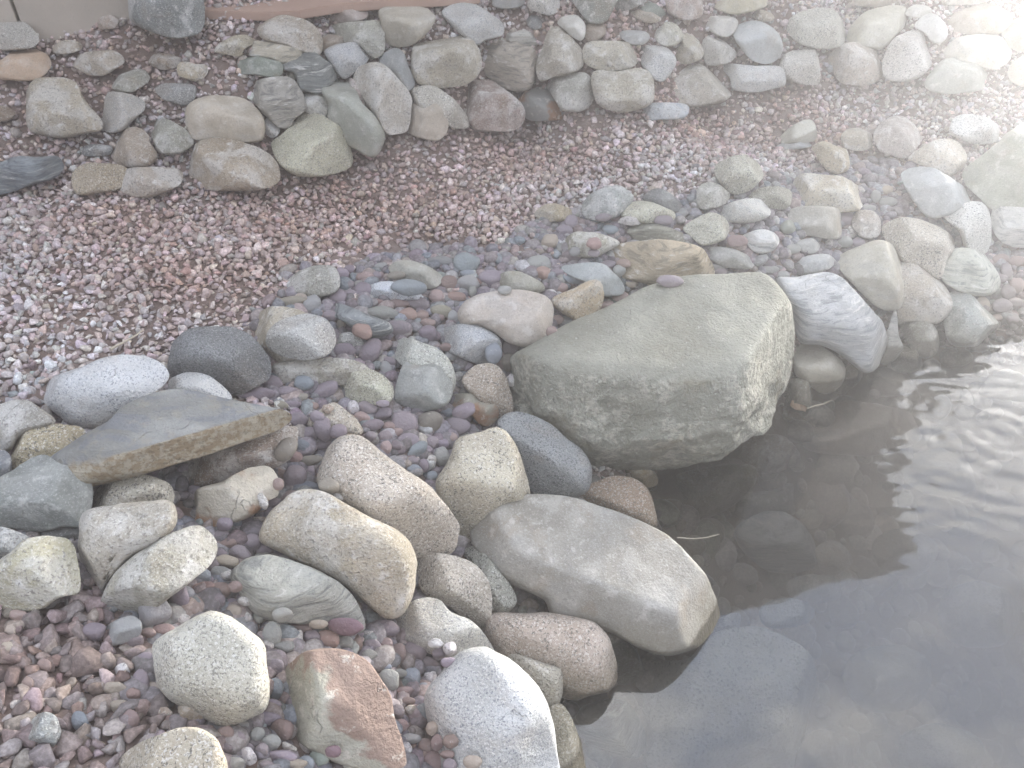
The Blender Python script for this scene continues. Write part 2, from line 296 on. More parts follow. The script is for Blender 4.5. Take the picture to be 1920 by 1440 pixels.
STONES = []
def stone(pts, style, col, label=None, name=None, cuts=None, k=.35, D=None, depth=None, q=.74, fac=4, soft=.07, rough=.048, th=.5, lift=0, crag=0, cat=None, group=None, ref=None, sub=None, seed=None):
    if depth is None: k = max(k, 1.05); lift += .012
    lum_ = sum(col) / 3; col = tuple(c + (lum_ - c) * .08 for c in col)
    sd_ = len(STONES) + 11 if seed is None else seed; R = np.random.default_rng(sd_)
    P = spline(pts); (cx, cy), area = centroid(P); Q = P - (cx, cy)
    wpx, hpx = np.ptp(Q[:, 0]), np.ptp(Q[:, 1])
    # whiten so that polar sampling is even on long outlines
    ev, E = np.linalg.eigh(np.cov(Q.T)); S = np.sqrt(ev) * 1.41; Wt = Q @ E / S
    th_ = np.arctan2(Wt[:, 1], Wt[:, 0]); rr = np.hypot(Wt[:, 0], Wt[:, 1]); o = np.argsort(th_); th_, rr = th_[o], rr[o]
    tt = np.r_[th_ - 2 * np.pi, th_, th_ + 2 * np.pi]; r3 = np.r_[rr, rr, rr]
    big = math.sqrt(area)
    if sub is None: sub = 5 if big > 90 else (4 if big > 34 else 3)
    V, F = ICO[sub]; x, y, z = V.T; phi = np.arctan2(y, x); rho = np.hypot(x, y)
    Rr = np.interp(phi, tt, r3); rq = 1 - (1 - rho) ** (1 / q) if False else np.sin(np.clip(rho, 0, 1) * np.pi / 2) ** .9 * (1 - .0)
    rq = rho ** (q ** .5); zq = np.sign(z) * np.abs(z) ** q
    w2 = np.stack([np.cos(phi) * Rr * rq, np.sin(phi) * Rr * rq], 1) * S; uv = w2 @ E.T      # px offsets
    t = march(cx, cy, hpx / 2, k) if depth is None else depth
    if lift: t = t - lift
    a = AX_R * t / FPX; b = -AX_U * t / FPX; r = ray(cx, cy); r = r / np.linalg.norm(r); C = CAMP + ray(cx, cy) * t
    Dm = (D if D is not None else .5 * min(wpx, hpx) * 1.0) * t / FPX
    u, v = uv.T; w = zq * Dm
    pl = []
    if cuts:
        for (qx, qy, w0, n) in cuts:
            n = np.array(n, float); n /= np.linalg.norm(n); Qp = C + a * (qx - cx) + b * (qy - cy) - r * w0 * Dm
            den = n @ r; den = min(den, -.08)
            pl.append(-( (n @ (C - Qp)) + u * (n @ a) + v * (n @ b) ) / -den)
    else:
        for i in range(fac):
            if i == 0: n = np.array([R.normal(0, .22), -.12 + R.normal(0, .2), 1.])
            elif i == 1: n = np.array([R.normal(0, .35), -1., .12 + R.normal(0, .2)])
            else: n = np.array([R.choice([-1, 1]) * (.6 + .4 * R.random()), -.7 * R.random(), .2 + .7 * R.random()])
            n /= np.linalg.norm(n)
            # distance of the plane from the middle: a share of the ellipsoid's support
            hx, hy = wpx / 2, hpx / 2; sup = math.sqrt((n @ a * hx) ** 2 + (n @ b * hy) ** 2 + (n @ r * Dm) ** 2) * R.uniform(.56, .80)
            den = min(n @ r, -.15)
            pl.append((sup - u * (n @ a) - v * (n @ b)) / -den)
    if pl:
        ks = soft * Dm; f = z > -.02
        for p in pl:
            ww = -ks * np.logaddexp(-w / ks, -p / ks)
            w = np.where(f, ww, np.minimum(w, p + zq * Dm * th))
    X = C + u[:, None] * a + v[:, None] * b - w[:, None] * r
    # surface relief
    n0 = X - C; n0 /= np.linalg.norm(n0, axis=1)[:, None] + 1e-9; sz = big * t / FPX
    if rough: X = X + n0 * (fbm((X - C) / sz * 2.6, sd_, 5, .5) * rough * sz)[:, None]
    if crag:                             # broken, ledgy faces: only where the rock is steep
        sl_ = np.clip((.80 - np.clip((X - C) @ np.array([0, 0, 1.]) / sz * 1.7 + .35, 0, 1)) / .3, 0, 1) * (z > -.3)
        q1 = (X - C) / sz * np.array([1, 1, 1.6]); rid = 1 - np.abs(fbm(q1 * 3.2, sd_ + 3, 6, .58)) * 2.2
        X = X + n0 * ((rid - .45) * sl_ * crag * sz)[:, None] + n0 * (vnoise(np.round(q1 * 5 + fbm(q1 * 4, 8, 3)[:, None] * 1.3) * .77, 4) * sl_ * crag * .35 * sz)[:, None]
    if name is None: name = 'boulder' if big > 105 else ('rock' if big > 45 else 'stone')
    o = mesh_obj(name, X - C, F, M(style)); o.location = C
    jit = 1 + R.normal(0, .03); o.color = (min(1, col[0] * jit), min(1, col[1] * jit), min(1, col[2] * jit * (1 + R.normal(0, .015))), 1)
    if label: tag(o, label, cat or ('boulder' if name == 'boulder' else 'rock'), group)
    ALL_V.append(X); ALL_F.append(F + sum(NV)); NV.append(len(X))
    STONES.append((cx, cy, wpx, hpx, label, ref, o)); return o
def pp(s): return [tuple(float(v) for v in q.split(',')) for q in s.split()]
C_ = dict(tan=(.38, .32, .245), buff=(.43, .38, .30), pale=(.50, .48, .43), white=(.56, .56, .54), grey=(.30, .30, .28), dg=(.165, .17, .17), olive=(.30, .29, .235),
          blue=(.33, .36, .39), brown=(.27, .205, .145), green=(.21, .235, .195), pink=(.42, .32, .275), yel=(.42, .35, .23), gg=(.31, .325, .285), bgr=(.31, .32, .31))
GW, GS, GB, GR, GU = 'stones of the retaining wall', 'rocks along the shore', 'stones half buried in the gravel', 'rocks of the far right bank', 'rocks lying under the pond water'
def S(p, st, c, label, g=GS, **kw): return stone(pp(p), st, C_[c] if isinstance(c, str) else c, label, group=g, **kw)

# --- left upper slope
S("-40,45 0,35 20,32 42,39 60,52 73,70 70,84 50,92 0,94 -40,88", 'cgran', 'pale', 'white and black speckled rock cut by the left edge below the paving wall', GB)
S("-30,120 2,113 25,93 47,88 70,91 92,105 95,125 78,144 55,151 22,150 -15,145", 'smooth', (.43, .31, .21), 'smooth orange tan rock at the left edge of the gravel terrace', GB)
S("98,92 108,80 130,75 150,80 153,92 130,101 105,101", 'cobble', 'tan', 'small tan stone half buried above the flat tan rock', GB, k=-.1)
S("176,47 190,32 210,28 222,38 217,53 190,56", 'cobble', (.42, .33, .27), 'small pinkish tan stone in gravel left of the dark upright stone', GB, k=0)
S("120,114 145,103 178,95 210,94 228,104 232,118 215,130 192,143 165,139 140,126", 'cobble', 'tan', 'low tan stone sunk in gravel right of the smooth orange tan rock', GB, k=.05)
S("204,156 219,142 242,133 261,128 277,136 281,150 264,164 245,173 219,170", 'cobble', 'olive', 'mottled olive stone with dark blotches amid terrace gravel', GB, k=.05)
S("277,112 294,100 317,102 338,110 335,122 314,131 289,127", 'cobble', 'brown', 'flat brown stone sunk left of the little yellow block', GB, k=-.1)
S("334,120 347,115 367,120 389,122 388,139 370,153 352,148 334,140", 'cobble', 'yel', 'little yellow block with white top face on the terrace gravel', GB, k=.15)
S("50,170 66,150 92,146 122,144 144,155 156,180 172,203 190,225 189,242 167,248 122,255 72,252 54,240 48,210", 'cobble', (.42, .36, .26), 'large blocky boulder with pale top and yellow brown foot on the left slope', GB, fac=4, soft=.05, k=.45,
  cuts=[(110, 215, .9, (.05, -.45, .9)), (110, 215, .9, (.05, -.95, .1)), (170, 215, .55, (.9, -.4, .3))])
S("198,178 211,172 250,177 271,190 270,206 250,224 233,243 212,248 194,245 191,222 195,195", 'pgran', 'pale', 'pale grey angular stone with a ridge right of the large blocky boulder', GB, soft=.04, cuts=[(232, 205, .9, (.7, -.2, .7)), (225, 205, .85, (-.6, -.6, .5))])
S("290,168 305,156 335,156 362,158 368,175 354,196 325,194 300,182", 'cgran', 'grey', 'blotchy grey stone nearly covered by gravel left of the big tan oval', GB, k=-.15)
S("281,233 294,224 314,223 333,233 353,247 364,264 353,279 330,290 300,288 288,270 280,250", 'cobble', 'olive', 'rounded olive grey stone under the left end of the big tan oval', GB)
S("222,250 236,240 261,240 278,253 281,267 294,289 292,300 278,312 247,316 225,310 209,295 214,275", 'cobble', (.37, .30, .23), 'tan stone standing on two low stones of the left slope', GB, k=.6)
S("346,217 353,197 375,183 411,179 450,183 478,197 494,225 493,252 486,264 450,267 422,262 395,260 367,263 352,246", 'smooth', (.46, .40, .32), 'big smooth tan oval boulder stacked on the larger brown one', GB, k=.9, fac=2)
S("350,300 362,275 385,260 415,257 450,263 480,276 510,290 526,318 523,340 495,353 450,358 410,358 370,354 345,347 343,330", 'cobble', (.36, .29, .20), 'large brown lichen spotted boulder below the tan oval boulder', GB, k=.4)
S("133,333 144,314 161,305 195,306 222,308 240,318 242,340 225,354 195,361 156,366 139,359", 'cgran', (.38, .31, .21), 'sandy brown stone with dark specks at the foot of the left slope', GB, k=.2)
S("217,331 236,317 267,312 300,312 333,317 343,328 337,346 319,356 300,364 267,371 233,362 219,349", 'cobble', (.42, .36, .29), 'low buff stone with a white top between two brown boulders', GB, k=.2)
S("-30,312 0,303 30,292 70,295 105,293 118,308 115,322 100,335 61,347 22,362 -30,364", 'streak', (.25, .275, .29), 'blue grey slate rock with white streaks at the left edge', GB, k=.1)
S("147,286 165,271 190,271 210,275 206,290 170,293", 'cobble', 'dg', 'small dark grey stone sunk between the blocky boulder and tan stone', GB, k=-.2)
S("-25,198 0,197 20,203 29,214 15,226 -25,228", 'cobble', 'brown', 'small brown stone cut by the left edge beside the blocky boulder', GB, k=.0)
S("-12,130 4,124 12,132 4,140 -12,140", 'peb', 'dg', 'tiny dark stone leaning on the smooth orange tan rock', GB, k=.6)
S("243,30 240,-10 250,-50 300,-75 350,-60 372,-25 386,30 376,62 340,72 305,69 265,53 248,40", 'cobble', (.20, .215, .21), 'tall dark grey upright stone standing in front of the paving wall', GB, k=.8, fac=4, soft=.04)
S("402,96 415,79 440,67 465,66 478,80 458,92 452,106 425,102", 'cobble', (.44, .39, .29), 'tan and white stone tucked behind the left end of the pale plate', GB, k=.2)
# --- retaining wall, first part
S("457,81 480,76 517,81 550,89 569,98 573,110 561,119 528,120 511,112 483,109 464,104 454,92", 'gneis', (.50, .45, .35), 'pale plate with rough white veins on top of the dark green plate', GW, k=1.0, soft=.05, name='flat_stone')
S("438,121 450,110 472,104 517,113 530,124 527,143 505,145 483,141 441,136", 'smooth', 'green', 'dark green plate lying under the pale veined plate', GW, k=.5, name='flat_stone')
S("560,96 592,100 611,114 637,133 622,158 600,176 578,173 561,168 554,139 530,130 528,116", 'streak', (.25, .26, .25), 'dark grey streaked rock tilted beside the pale veined plate', GW, k=.7, soft=.05)
S("483,53 505,36 530,28 555,32 583,43 604,67 607,83 598,102 567,97 533,86 492,74", 'cobble', (.36, .30, .225), 'broad brown tan boulder at the top of the wall below the paving strip', GW, k=.3)
S("540,133 548,126 555,135 554,151 545,154 538,146", 'smooth', 'olive', 'thin olive stone wedged upright under the tilted streaked rock', GW, k=.6)
S("617,22 630,6 661,0 683,12 690,28 673,41 639,43 621,37", 'smooth', (.42, .34, .29), 'pinkish flat topped stone at the wall top beside the paving strip', GW, k=.1)
S("612,56 622,46 656,42 705,38 720,50 722,89 714,105 697,110 686,97 664,82 642,79 620,67", 'cobble', (.38, .37, .31), 'grey olive block with folded face left of the smooth sandstone boulder', GW, k=.6, soft=.05)
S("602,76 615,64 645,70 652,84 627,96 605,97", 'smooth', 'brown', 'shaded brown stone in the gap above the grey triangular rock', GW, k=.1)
S("608,97 622,86 650,80 672,80 693,97 693,111 667,134 647,148 636,141 618,118", 'pgran', (.42, .42, .41), 'grey speckled triangular rock pointing down between two leaning boulders', GW, k=.9, soft=.05)
S("711,17 733,11 769,9 803,17 818,31 811,50 794,68 769,85 742,90 722,77 713,44", 'smooth', (.45, .41, .33), 'smooth sandstone boulder with tiny red marks at the wall top', GW, k=.4, fac=2)
S("760,2 780,-6 830,-5 856,2 846,10 800,12 775,11", 'smooth', 'dg', 'dark flat slab lying behind the smooth sandstone boulder', GW, k=.2, name='flat_stone')
S("828,24 844,10 869,5 894,10 917,23 943,42 947,58 939,68 911,77 894,87 880,77 850,52", 'pgran', 'white', 'white and grey speckled boulder above the big tan round boulder', GW, k=.6)
S("772,100 778,82 800,68 830,61 865,63 890,78 902,110 900,135 880,157 850,165 812,165 785,157 772,130", 'cobble', (.44, .395, .31), 'big tan round boulder in the middle of the retaining wall', GW, k=.9)
S("711,111 728,94 744,89 758,101 770,133 779,156 768,170 748,170 725,147", 'smooth', 'bgr', 'smooth grey egg shaped stone left of the big tan round boulder', GW, k=.8)
S("662,139 675,122 708,116 728,127 753,155 768,178 772,200 766,243 742,251 722,249 704,222 687,195 676,175 662,157", 'cobble', (.47, .43, .36), 'tall pale boulder with a brown seam leaning on the olive grey one', GW, k=.8, soft=.04,
  cuts=[(712, 175, .95, (.75, -.65, .25)), (712, 175, .95, (-.75, -.5, .5)), (700, 130, .5, (0, -.3, 1))])
S("604,172 619,156 636,146 653,152 667,170 679,194 701,216 718,244 721,264 707,292 689,294 667,279 650,268 636,238 614,224 615,195", 'smooth', (.33, .335, .29), 'long smooth olive grey boulder leaning down the wall', GW, k=.7, fac=2)
S("645,148 664,149 682,172 692,189 692,205 672,202 655,177", 'cobble', 'pink', 'narrow pinkish stone squeezed between the two tall leaning boulders', GW, k=.8)
S("465,164 483,150 517,143 547,146 562,164 573,192 570,208 552,223 546,237 525,241 499,218 478,196", 'gneis', (.40, .375, .32), 'grey rock with swirling bands right above the tiny white stone', GW, k=.6, soft=.05)
S("563,181 572,171 600,176 618,193 614,218 594,221 567,208", 'cobble', 'pale', 'small pale block between the swirl banded rock and olive boulder', GW, k=.6)
S("497,225 511,218 522,230 525,247 513,259 499,252", 'cobble', 'white', 'tiny white stone wedged at the right of the tan oval boulder', GW, k=.9)
S("508,270 530,252 551,228 560,210 580,208 612,221 639,240 651,265 661,292 659,311 636,324 580,330 550,325 524,305", 'cgran', (.50, .48, .36), 'large coarse speckled rock with yellow lichen at the wall foot', GW, k=.5, soft=.05)
S("771,172 789,161 811,161 844,180 873,211 881,236 860,242 833,232 789,210", 'gran', (.48, .45, .38), 'speckled buff boulder behind the round pinkish buff stone', GW, k=.5)
S("767,205 778,192 805,189 828,201 839,225 837,250 820,264 790,260 768,250 761,230", 'smooth', (.45, .39, .33), 'round pinkish buff stone in front at the foot of the wall', GW, k=.5)
S("857,172 869,157 897,149 922,150 947,166 970,186 984,206 983,225 968,242 933,246 892,243 872,221 856,194", 'cobble', (.30, .225, .185), 'large dark reddish brown boulder at the foot of the wall', GW, k=.5)
S("902,103 907,86 922,75 944,72 973,82 998,88 1004,106 1002,144 995,165 978,171 956,169 933,158 910,140", 'gneis', (.42, .37, .31), 'squarish tan boulder with fine pale streaks above the dark reddish one', GW, k=.9)
S("946,64 953,54 978,54 1006,66 1011,80 1000,87 972,82 949,75", 'streak', 'pale', 'small elongated striped stone above the squarish streaked boulder', GW, k=.7)
S("1044,42 1058,30 1080,29 1095,42 1098,64 1089,77 1072,69 1057,55", 'smooth', 'pale', 'round pale stone behind the upright triangular boulder', GW, k=.6)
S("1006,111 1018,86 1029,56 1042,48 1056,55 1076,75 1093,97 1095,119 1079,135 1039,144 1014,153 1004,133", 'cobble', (.44, .40, .33), 'upright triangular tan boulder in the wall right of the squarish one', GW, k=.9)
S("1092,89 1105,77 1133,75 1169,77 1195,85 1201,100 1190,123 1158,134 1128,133 1102,124 1093,111", 'cobble', (.45, .41, .32), 'oval tan boulder lying across the second course of the wall', GW, k=1.0)
S("1200,92 1210,80 1228,80 1257,93 1268,111 1265,128 1248,149 1233,153 1216,138 1203,119", 'pgran', 'white', 'white bluish wedge shaped rock right of the oval tan boulder', GW, k=.9)
S("1110,144 1122,132 1158,134 1200,128 1223,144 1227,178 1218,198 1180,210 1144,208 1121,194 1113,169", 'cobble', (.45, .41, .32), 'buff boulder with tan lower band under the oval tan boulder', GW, k=.5,
  cuts=[(1170, 188, .9, (.1, -.75, .66)), (1170, 188, .9, (.1, -.9, -.4)), (1170, 140, .4, (0, -.2, 1))])
S("1017,158 1035,145 1072,135 1100,139 1115,158 1117,180 1106,199 1083,211 1055,207 1040,187 1027,168", 'cobble', (.42, .41, .36), 'pale grey boulder with bluish patches behind the black and white rock', GW, k=.45)
S("970,192 985,175 1000,165 1020,163 1045,180 1061,203 1059,221 1035,226 995,226 979,214", 'rust', (.30, .30, .29), 'black and white patched rock at the wall foot in the gravel', GW, k=.4)
S("1246,156 1256,132 1278,121 1303,118 1333,130 1358,146 1370,167 1368,182 1350,194 1311,199 1272,194 1249,180", 'cobble', (.43, .39, .31), 'big round tan boulder at the foot of the wall left of the white block', GW, k=.5)
S("1184,208 1205,196 1245,192 1288,195 1293,208 1280,222 1235,225 1200,224", 'cobble', (.37, .41, .45), 'flat bluish stone lying in gravel before the wall foot', GB, k=-.1, name='flat_stone')
S("988,10 1010,-18 1045,-12 1049,15 1035,29 1012,25", 'gran', 'pale', 'pale grey stone cut by the top edge left of the dark wedge', GW, k=.3)
S("1066,-15 1100,-38 1150,-28 1156,0 1148,25 1133,43 1108,45 1087,23", 'cobble', (.24, .25, .21), 'dark green grey wedge shaped rock cut by the top edge', GW, k=.6, soft=.04)
S("922,8 930,-20 975,-25 985,5 965,15 940,16", 'smooth', 'grey', 'grey stone at the top edge behind the speckled white boulder', GW, k=.2)
S("1148,12 1165,-15 1210,-20 1214,0 1195,13 1165,21", 'cobble', 'grey', 'grey green stone at the top edge right of the dark wedge', GW, k=.3)
S("1185,18 1215,4 1240,14 1249,28 1225,31 1195,21", 'smooth', 'green', 'dark green flat stone behind the low tan stone on the wall top', GW, k=.2)
S("1183,23 1205,17 1230,27 1240,38 1215,43 1190,33", 'cobble', 'tan', 'low tan stone before the dark green flat stone', GW, k=.0)
S("1248,18 1256,-12 1310,-14 1319,15 1313,33 1290,38 1265,32", 'cobble', 'pink', 'pinkish rock cut by the top edge above the lumpy tan stone', GW, k=.3)
S("986,38 1000,27 1012,33 1018,48 1005,56 991,49", 'smooth', 'dg', 'small dark stone in gravel above the elongated striped stone', GW, k=.2)
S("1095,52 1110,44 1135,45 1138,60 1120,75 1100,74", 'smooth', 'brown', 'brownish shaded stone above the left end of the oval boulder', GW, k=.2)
S("1158,62 1180,56 1210,59 1218,70 1205,84 1180,82", 'smooth', (.38, .38, .36), 'low bluish grey stone behind the oval tan boulder', GW, k=.3)
S("1221,64 1239,49 1250,41 1269,46 1282,67 1273,82 1256,87 1236,83", 'cobble', (.46, .44, .35), 'lumpy tan stone perched above the white wedge rock', GW, k=.7)
S("1279,58 1306,71 1319,92 1318,106 1297,119 1275,119 1266,98 1278,80", 'cobble', (.42, .38, .29), 'tan angular stone right of the lumpy perched stone', GW, k=.7, soft=.04)
S("1316,44 1331,31 1367,30 1383,39 1379,57 1367,69 1350,69 1332,58", 'smooth', 'pale', 'smooth pale stone left of the round blue grey boulder', GW, k=.5)
S("1317,86 1325,68 1344,65 1365,82 1382,100 1371,115 1350,122 1324,120", 'cobble', 'pale', 'whitish grey stone below the smooth pale stone', GW, k=.7)
S("1372,61 1389,43 1414,38 1444,49 1463,69 1468,92 1459,109 1439,119 1417,116 1396,98", 'smooth', (.40, .42, .42), 'round smooth blue grey boulder on the wall behind the white block', GW, k=.7, fac=2)
S("1333,8 1350,-20 1450,-20 1435,12 1394,26 1365,25", 'smooth', (.46, .42, .30), 'long tan stone cut by the top edge above the blue grey boulder', GW, k=.3)
S("1405,24 1425,18 1447,25 1450,38 1425,40", 'cobble', 'tan', 'small tan stone in the gravel behind the blue grey boulder', GW, k=.1)
S("1352,120 1411,122 1468,127 1472,158 1450,166 1417,173 1375,169 1367,147", 'pgran', 'white', 'long white block with tan underside at the foot of the wall', GW, k=.5, soft=.03, cuts=[(1425, 150, .9, (.05, -.5, .86)), (1425, 150, .9, (.1, -.97, -.1)), (1380, 140, .6, (-.8, -.5, .3))])
S("1463,117 1478,99 1522,89 1533,94 1537,125 1536,156 1514,159 1480,152 1465,136", 'gran', 'pale', 'square white grey rock right of the long white block', GW, k=.5, soft=.04)
S("1471,56 1490,27 1533,13 1567,19 1586,50 1587,78 1556,92 1506,85", 'gran', (.50, .49, .42), 'large round cream speckled boulder above the square white rock', GW, k=.5)
S("1587,69 1600,41 1628,21 1670,10 1700,16 1704,39 1682,65 1656,91 1631,92 1594,86", 'smooth', (.48, .46, .38), 'large tilted cream oval boulder at the upper right of the wall', GW, k=.6)
S("1552,111 1576,85 1609,79 1640,88 1654,117 1657,140 1631,158 1598,160 1572,152", 'cobble', (.44, .38, .31), 'round tan boulder below the tilted cream oval', GW, k=.5)
S("1655,133 1656,108 1676,74 1709,56 1740,56 1754,78 1752,111 1731,141 1692,152 1663,149", 'gran', (.50, .48, .44), 'tall pale speckled boulder right of the round tan boulder', GW, k=.5)
S("1713,48 1733,29 1755,27 1774,48 1776,68 1762,82 1745,77 1734,62", 'smooth', 'white', 'small white rounded stone behind the tall pale speckled boulder', GW, k=.6)
S("1768,108 1789,74 1828,64 1870,66 1896,86 1897,108 1878,124 1856,130 1822,119", 'smooth', (.56, .53, .44), 'large cream oval boulder in the glare near the right edge', GW, k=.6)
S("1732,156 1762,117 1792,105 1828,110 1854,133 1857,162 1810,174 1755,174", 'smooth', 'gg', 'faded green grey boulder before the large cream oval', GW, k=.4)
S("1888,137 1905,110 1950,95 1965,150 1920,162 1895,152", 'smooth', 'buff', 'buff rock cut by the right edge beside the cream oval', GW, k=.4)
S("1780,55 1795,18 1850,6 1898,30 1880,60 1830,64", 'smooth', 'tan', 'faded tan boulder behind the large cream oval boulder', GW, k=.4)
S("1878,60 1905,35 1960,30 1965,90 1905,95", 'smooth', 'olive', 'faded olive boulder in the upper right corner', GW, k=.4)
S("1695,25 1715,9 1745,14 1742,31 1715,34", 'smooth', 'pale', 'small pale stone at the top behind the tilted cream oval', GW, k=.2)
S("1598,8 1620,-20 1720,-20 1702,8 1650,13", 'smooth', 'buff', 'buff stone cut by the top edge above the tilted cream oval', GW, k=.3)
S("1760,5 1790,-25 1860,-25 1852,3 1800,10", 'smooth', 'pale', 'pale stone cut by the top edge near the upper right corner', GW, k=.3)
# --- far right bank
S("1778,244 1792,218 1820,213 1853,221 1877,244 1871,265 1831,271 1795,260", 'gran', 'white', 'white speckled rock in gravel above the huge green grey boulder', GR, k=.3)
S("2000,215 1935,222 1889,248 1864,271 1831,296 1800,322 1808,350 1834,374 1864,394 1930,396 2000,380", 'smooth', (.32, .34, .27), 'huge smooth green grey boulder cut by the right edge', GR, k=.6)
S("1699,294 1726,277 1759,261 1792,263 1813,289 1810,309 1781,330 1748,316 1721,308", 'cobble', (.47, .42, .34), 'cream pink rock leaning on the huge green grey boulder', GR, k=.4)
S("1638,250 1656,227 1687,216 1714,232 1729,264 1698,296 1670,291 1647,280", 'cobble', (.38, .33, .29), 'brownish grey angular rock left of the cream pink rock', GR, k=.4, soft=.05)
S("1576,256 1589,241 1614,241 1640,256 1641,272 1612,283 1583,277", 'cobble', 'buff', 'small buff stone left of the brownish grey angular rock', GR, k=.3)
S("1623,241 1632,233 1644,235 1643,249 1630,250", 'cobble', 'pink', 'tiny pink stone on top of the small buff stone', GR, k=1.4)
S("1458,265 1476,243 1506,225 1524,227 1532,250 1524,266 1487,269", 'smooth', (.42, .41, .34), 'pointed olive cream stone rising from the gravel', GR, k=.2, soft=.04)
S("1453,276 1480,265 1524,266 1516,276 1480,281", 'smooth', 'bgr', 'thin flat stone lying before the pointed olive stone', GR, k=.2)
S("1523,275 1545,265 1568,274 1588,283 1592,317 1566,326 1544,312 1531,292", 'cobble', (.45, .38, .27), 'folded yellow tan stone between gravel and the large tan oval', GR, k=.4, soft=.05)
S("1338,319 1350,302 1383,292 1411,296 1434,322 1423,343 1400,360 1378,366 1354,348", 'gran', (.46, .45, .37), 'round rough speckled rock amid the upper bank gravel', GR, k=.3)
S("1486,342 1500,327 1544,326 1589,335 1623,358 1627,380 1600,397 1548,397 1500,390 1486,366", 'cobble', (.49, .44, .34), 'large tan oval boulder on the right bank', GR, k=.5)
S("1404,366 1433,350 1478,354 1486,372 1473,391 1439,391 1414,380", 'cgran', 'olive', 'blotchy grey olive stone left of the large tan oval', GR, k=.2)
S("1337,398 1369,380 1408,371 1440,379 1447,396 1432,411 1397,419 1366,415", 'pgran', 'white', 'bluish white long rock above the round pebbles', GR, k=.4)
S("1307,358 1320,344 1342,344 1368,362 1361,381 1320,394 1307,380", 'cobble', (.37, .36, .31), 'grey olive flat triangular stone left of the bluish white rock', GR, k=.1)
S("1204,373 1230,353 1256,361 1279,383 1281,396 1245,392", 'smooth', 'dg', 'dark grey wedge stone rising between two speckled stones', GR, k=.3, soft=.03)
S("1091,387 1103,368 1128,353 1161,348 1187,366 1179,387 1156,408 1122,413 1096,407", 'cobble', (.35, .37, .35), 'green grey rounded rock at the edge of the pink gravel', GR, k=.35)
S("1164,399 1181,381 1211,376 1244,387 1268,400 1256,417 1205,419 1171,412", 'cgran', (.46, .45, .35), 'yellow grey speckled stone right of the green grey rounded rock', GR, k=.35)
S("1002,403 1017,385 1044,382 1072,393 1079,405 1056,415 1025,416", 'cobble', 'yel', 'yellow tan stone half sunk at the gravel edge', GR, k=.1)
S("1177,434 1197,418 1233,419 1269,432 1295,447 1290,456 1233,456 1199,454", 'gneis', 'olive', 'olive streaked flat stone behind the big yellow tan boulder', GR, k=.3)
S("1280,428 1306,410 1333,398 1359,407 1370,427 1359,448 1339,457 1317,461 1299,448", 'cgran', (.50, .49, .40), 'white and black blotched rock above the flat pale stone', GR, k=.4, soft=.05)
S("1060,449 1078,435 1117,436 1150,446 1162,458 1140,471 1117,482 1089,483 1068,471", 'cobble', (.38, .36, .29), 'grey yellow low rock carrying small pebbles', GR, k=.2)
S("1132,483 1150,462 1194,451 1261,451 1311,462 1334,486 1343,511 1334,526 1289,531 1233,534 1214,534 1167,521 1137,502", 'gneis', (.45, .375, .26), 'big yellow tan boulder behind the huge flat topped boulder', GR, k=.5)
S("1049,502 1094,493 1131,496 1150,510 1170,533 1167,551 1133,556 1118,542 1090,527", 'smooth', (.32, .345, .33), 'green grey flat stone behind the cream wedge', GR, k=.2)
S("934,518 950,509 983,512 1018,533 1012,549 955,548 935,538", 'smooth', 'olive', 'flat tan olive stone behind the pale smooth boulder', GR, k=.1)
S("1315,468 1355,462 1395,474 1416,495 1400,504 1360,501 1332,487", 'smooth', 'grey', 'long flat grey stone right of the big yellow tan boulder', GR, k=.2)
S("1464,422 1477,412 1491,417 1492,431 1480,439 1466,435", 'peb', 'gg', 'round pale green cobble on the pebbles of the right bank', GR, k=.8)
S("1480,396 1526,385 1572,392 1579,420 1572,447 1522,443 1486,433", 'smooth', (.33, .31, .265), 'broad grey brown boulder below the large tan oval', GR, k=.2)
S("1598,410 1610,395 1640,397 1652,418 1646,443 1620,447 1601,431", 'cobble', (.37, .33, .29), 'brown grey stone right of the broad grey brown boulder', GR, k=.4)
S("1393,441 1432,430 1461,445 1450,470 1418,474 1399,456", 'gneis', 'white', 'striped white flat stone amid pebbles', GR, k=.3)
S("1361,448 1375,439 1400,454 1403,467 1380,470 1361,461", 'smooth', 'pink', 'pink brown stone left of the striped white stone', GR, k=.3)
S("1493,497 1510,481 1550,477 1568,492 1540,510 1500,513", 'smooth', (.33, .34, .34), 'flat slate grey stone left of the cream triangular boulder', GR, k=.2)
S("1492,455 1522,446 1538,462 1523,476 1500,470", 'smooth', 'grey', 'dull grey stone among pebbles above the flat slate grey stone', GR, k=.3)
S("1689,325 1712,313 1753,318 1809,349 1831,367 1824,382 1803,394 1776,406 1740,408 1713,376 1696,347", 'smooth', (.36, .385, .385), 'large blue grey boulder beside the huge green grey one', GR, k=.4)
S("1654,425 1676,412 1699,407 1751,419 1787,441 1794,458 1777,490 1762,524 1727,502 1692,490 1679,467 1659,448", 'gran', (.50, .46, .39), 'large cream boulder with brown patch above the round mottled rock', GR, k=.8)
S("1764,514 1786,471 1817,464 1849,475 1870,507 1877,535 1856,554 1821,554 1785,540", 'gneis', (.48, .49, .44), 'pale rock with greenish stripes right of the large cream boulder', GR, k=.6)
S("1761,400 1786,391 1821,377 1853,388 1858,427 1857,458 1845,475 1810,463 1796,431", 'gran', 'white', 'white black speckled rock above the greenish striped one', GR, k=.7)
S("1856,405 1870,387 1920,387 1965,395 1965,462 1920,465 1880,457 1861,435", 'gneis', 'white', 'white grey streaked rock cut by the right edge', GR, k=.6)
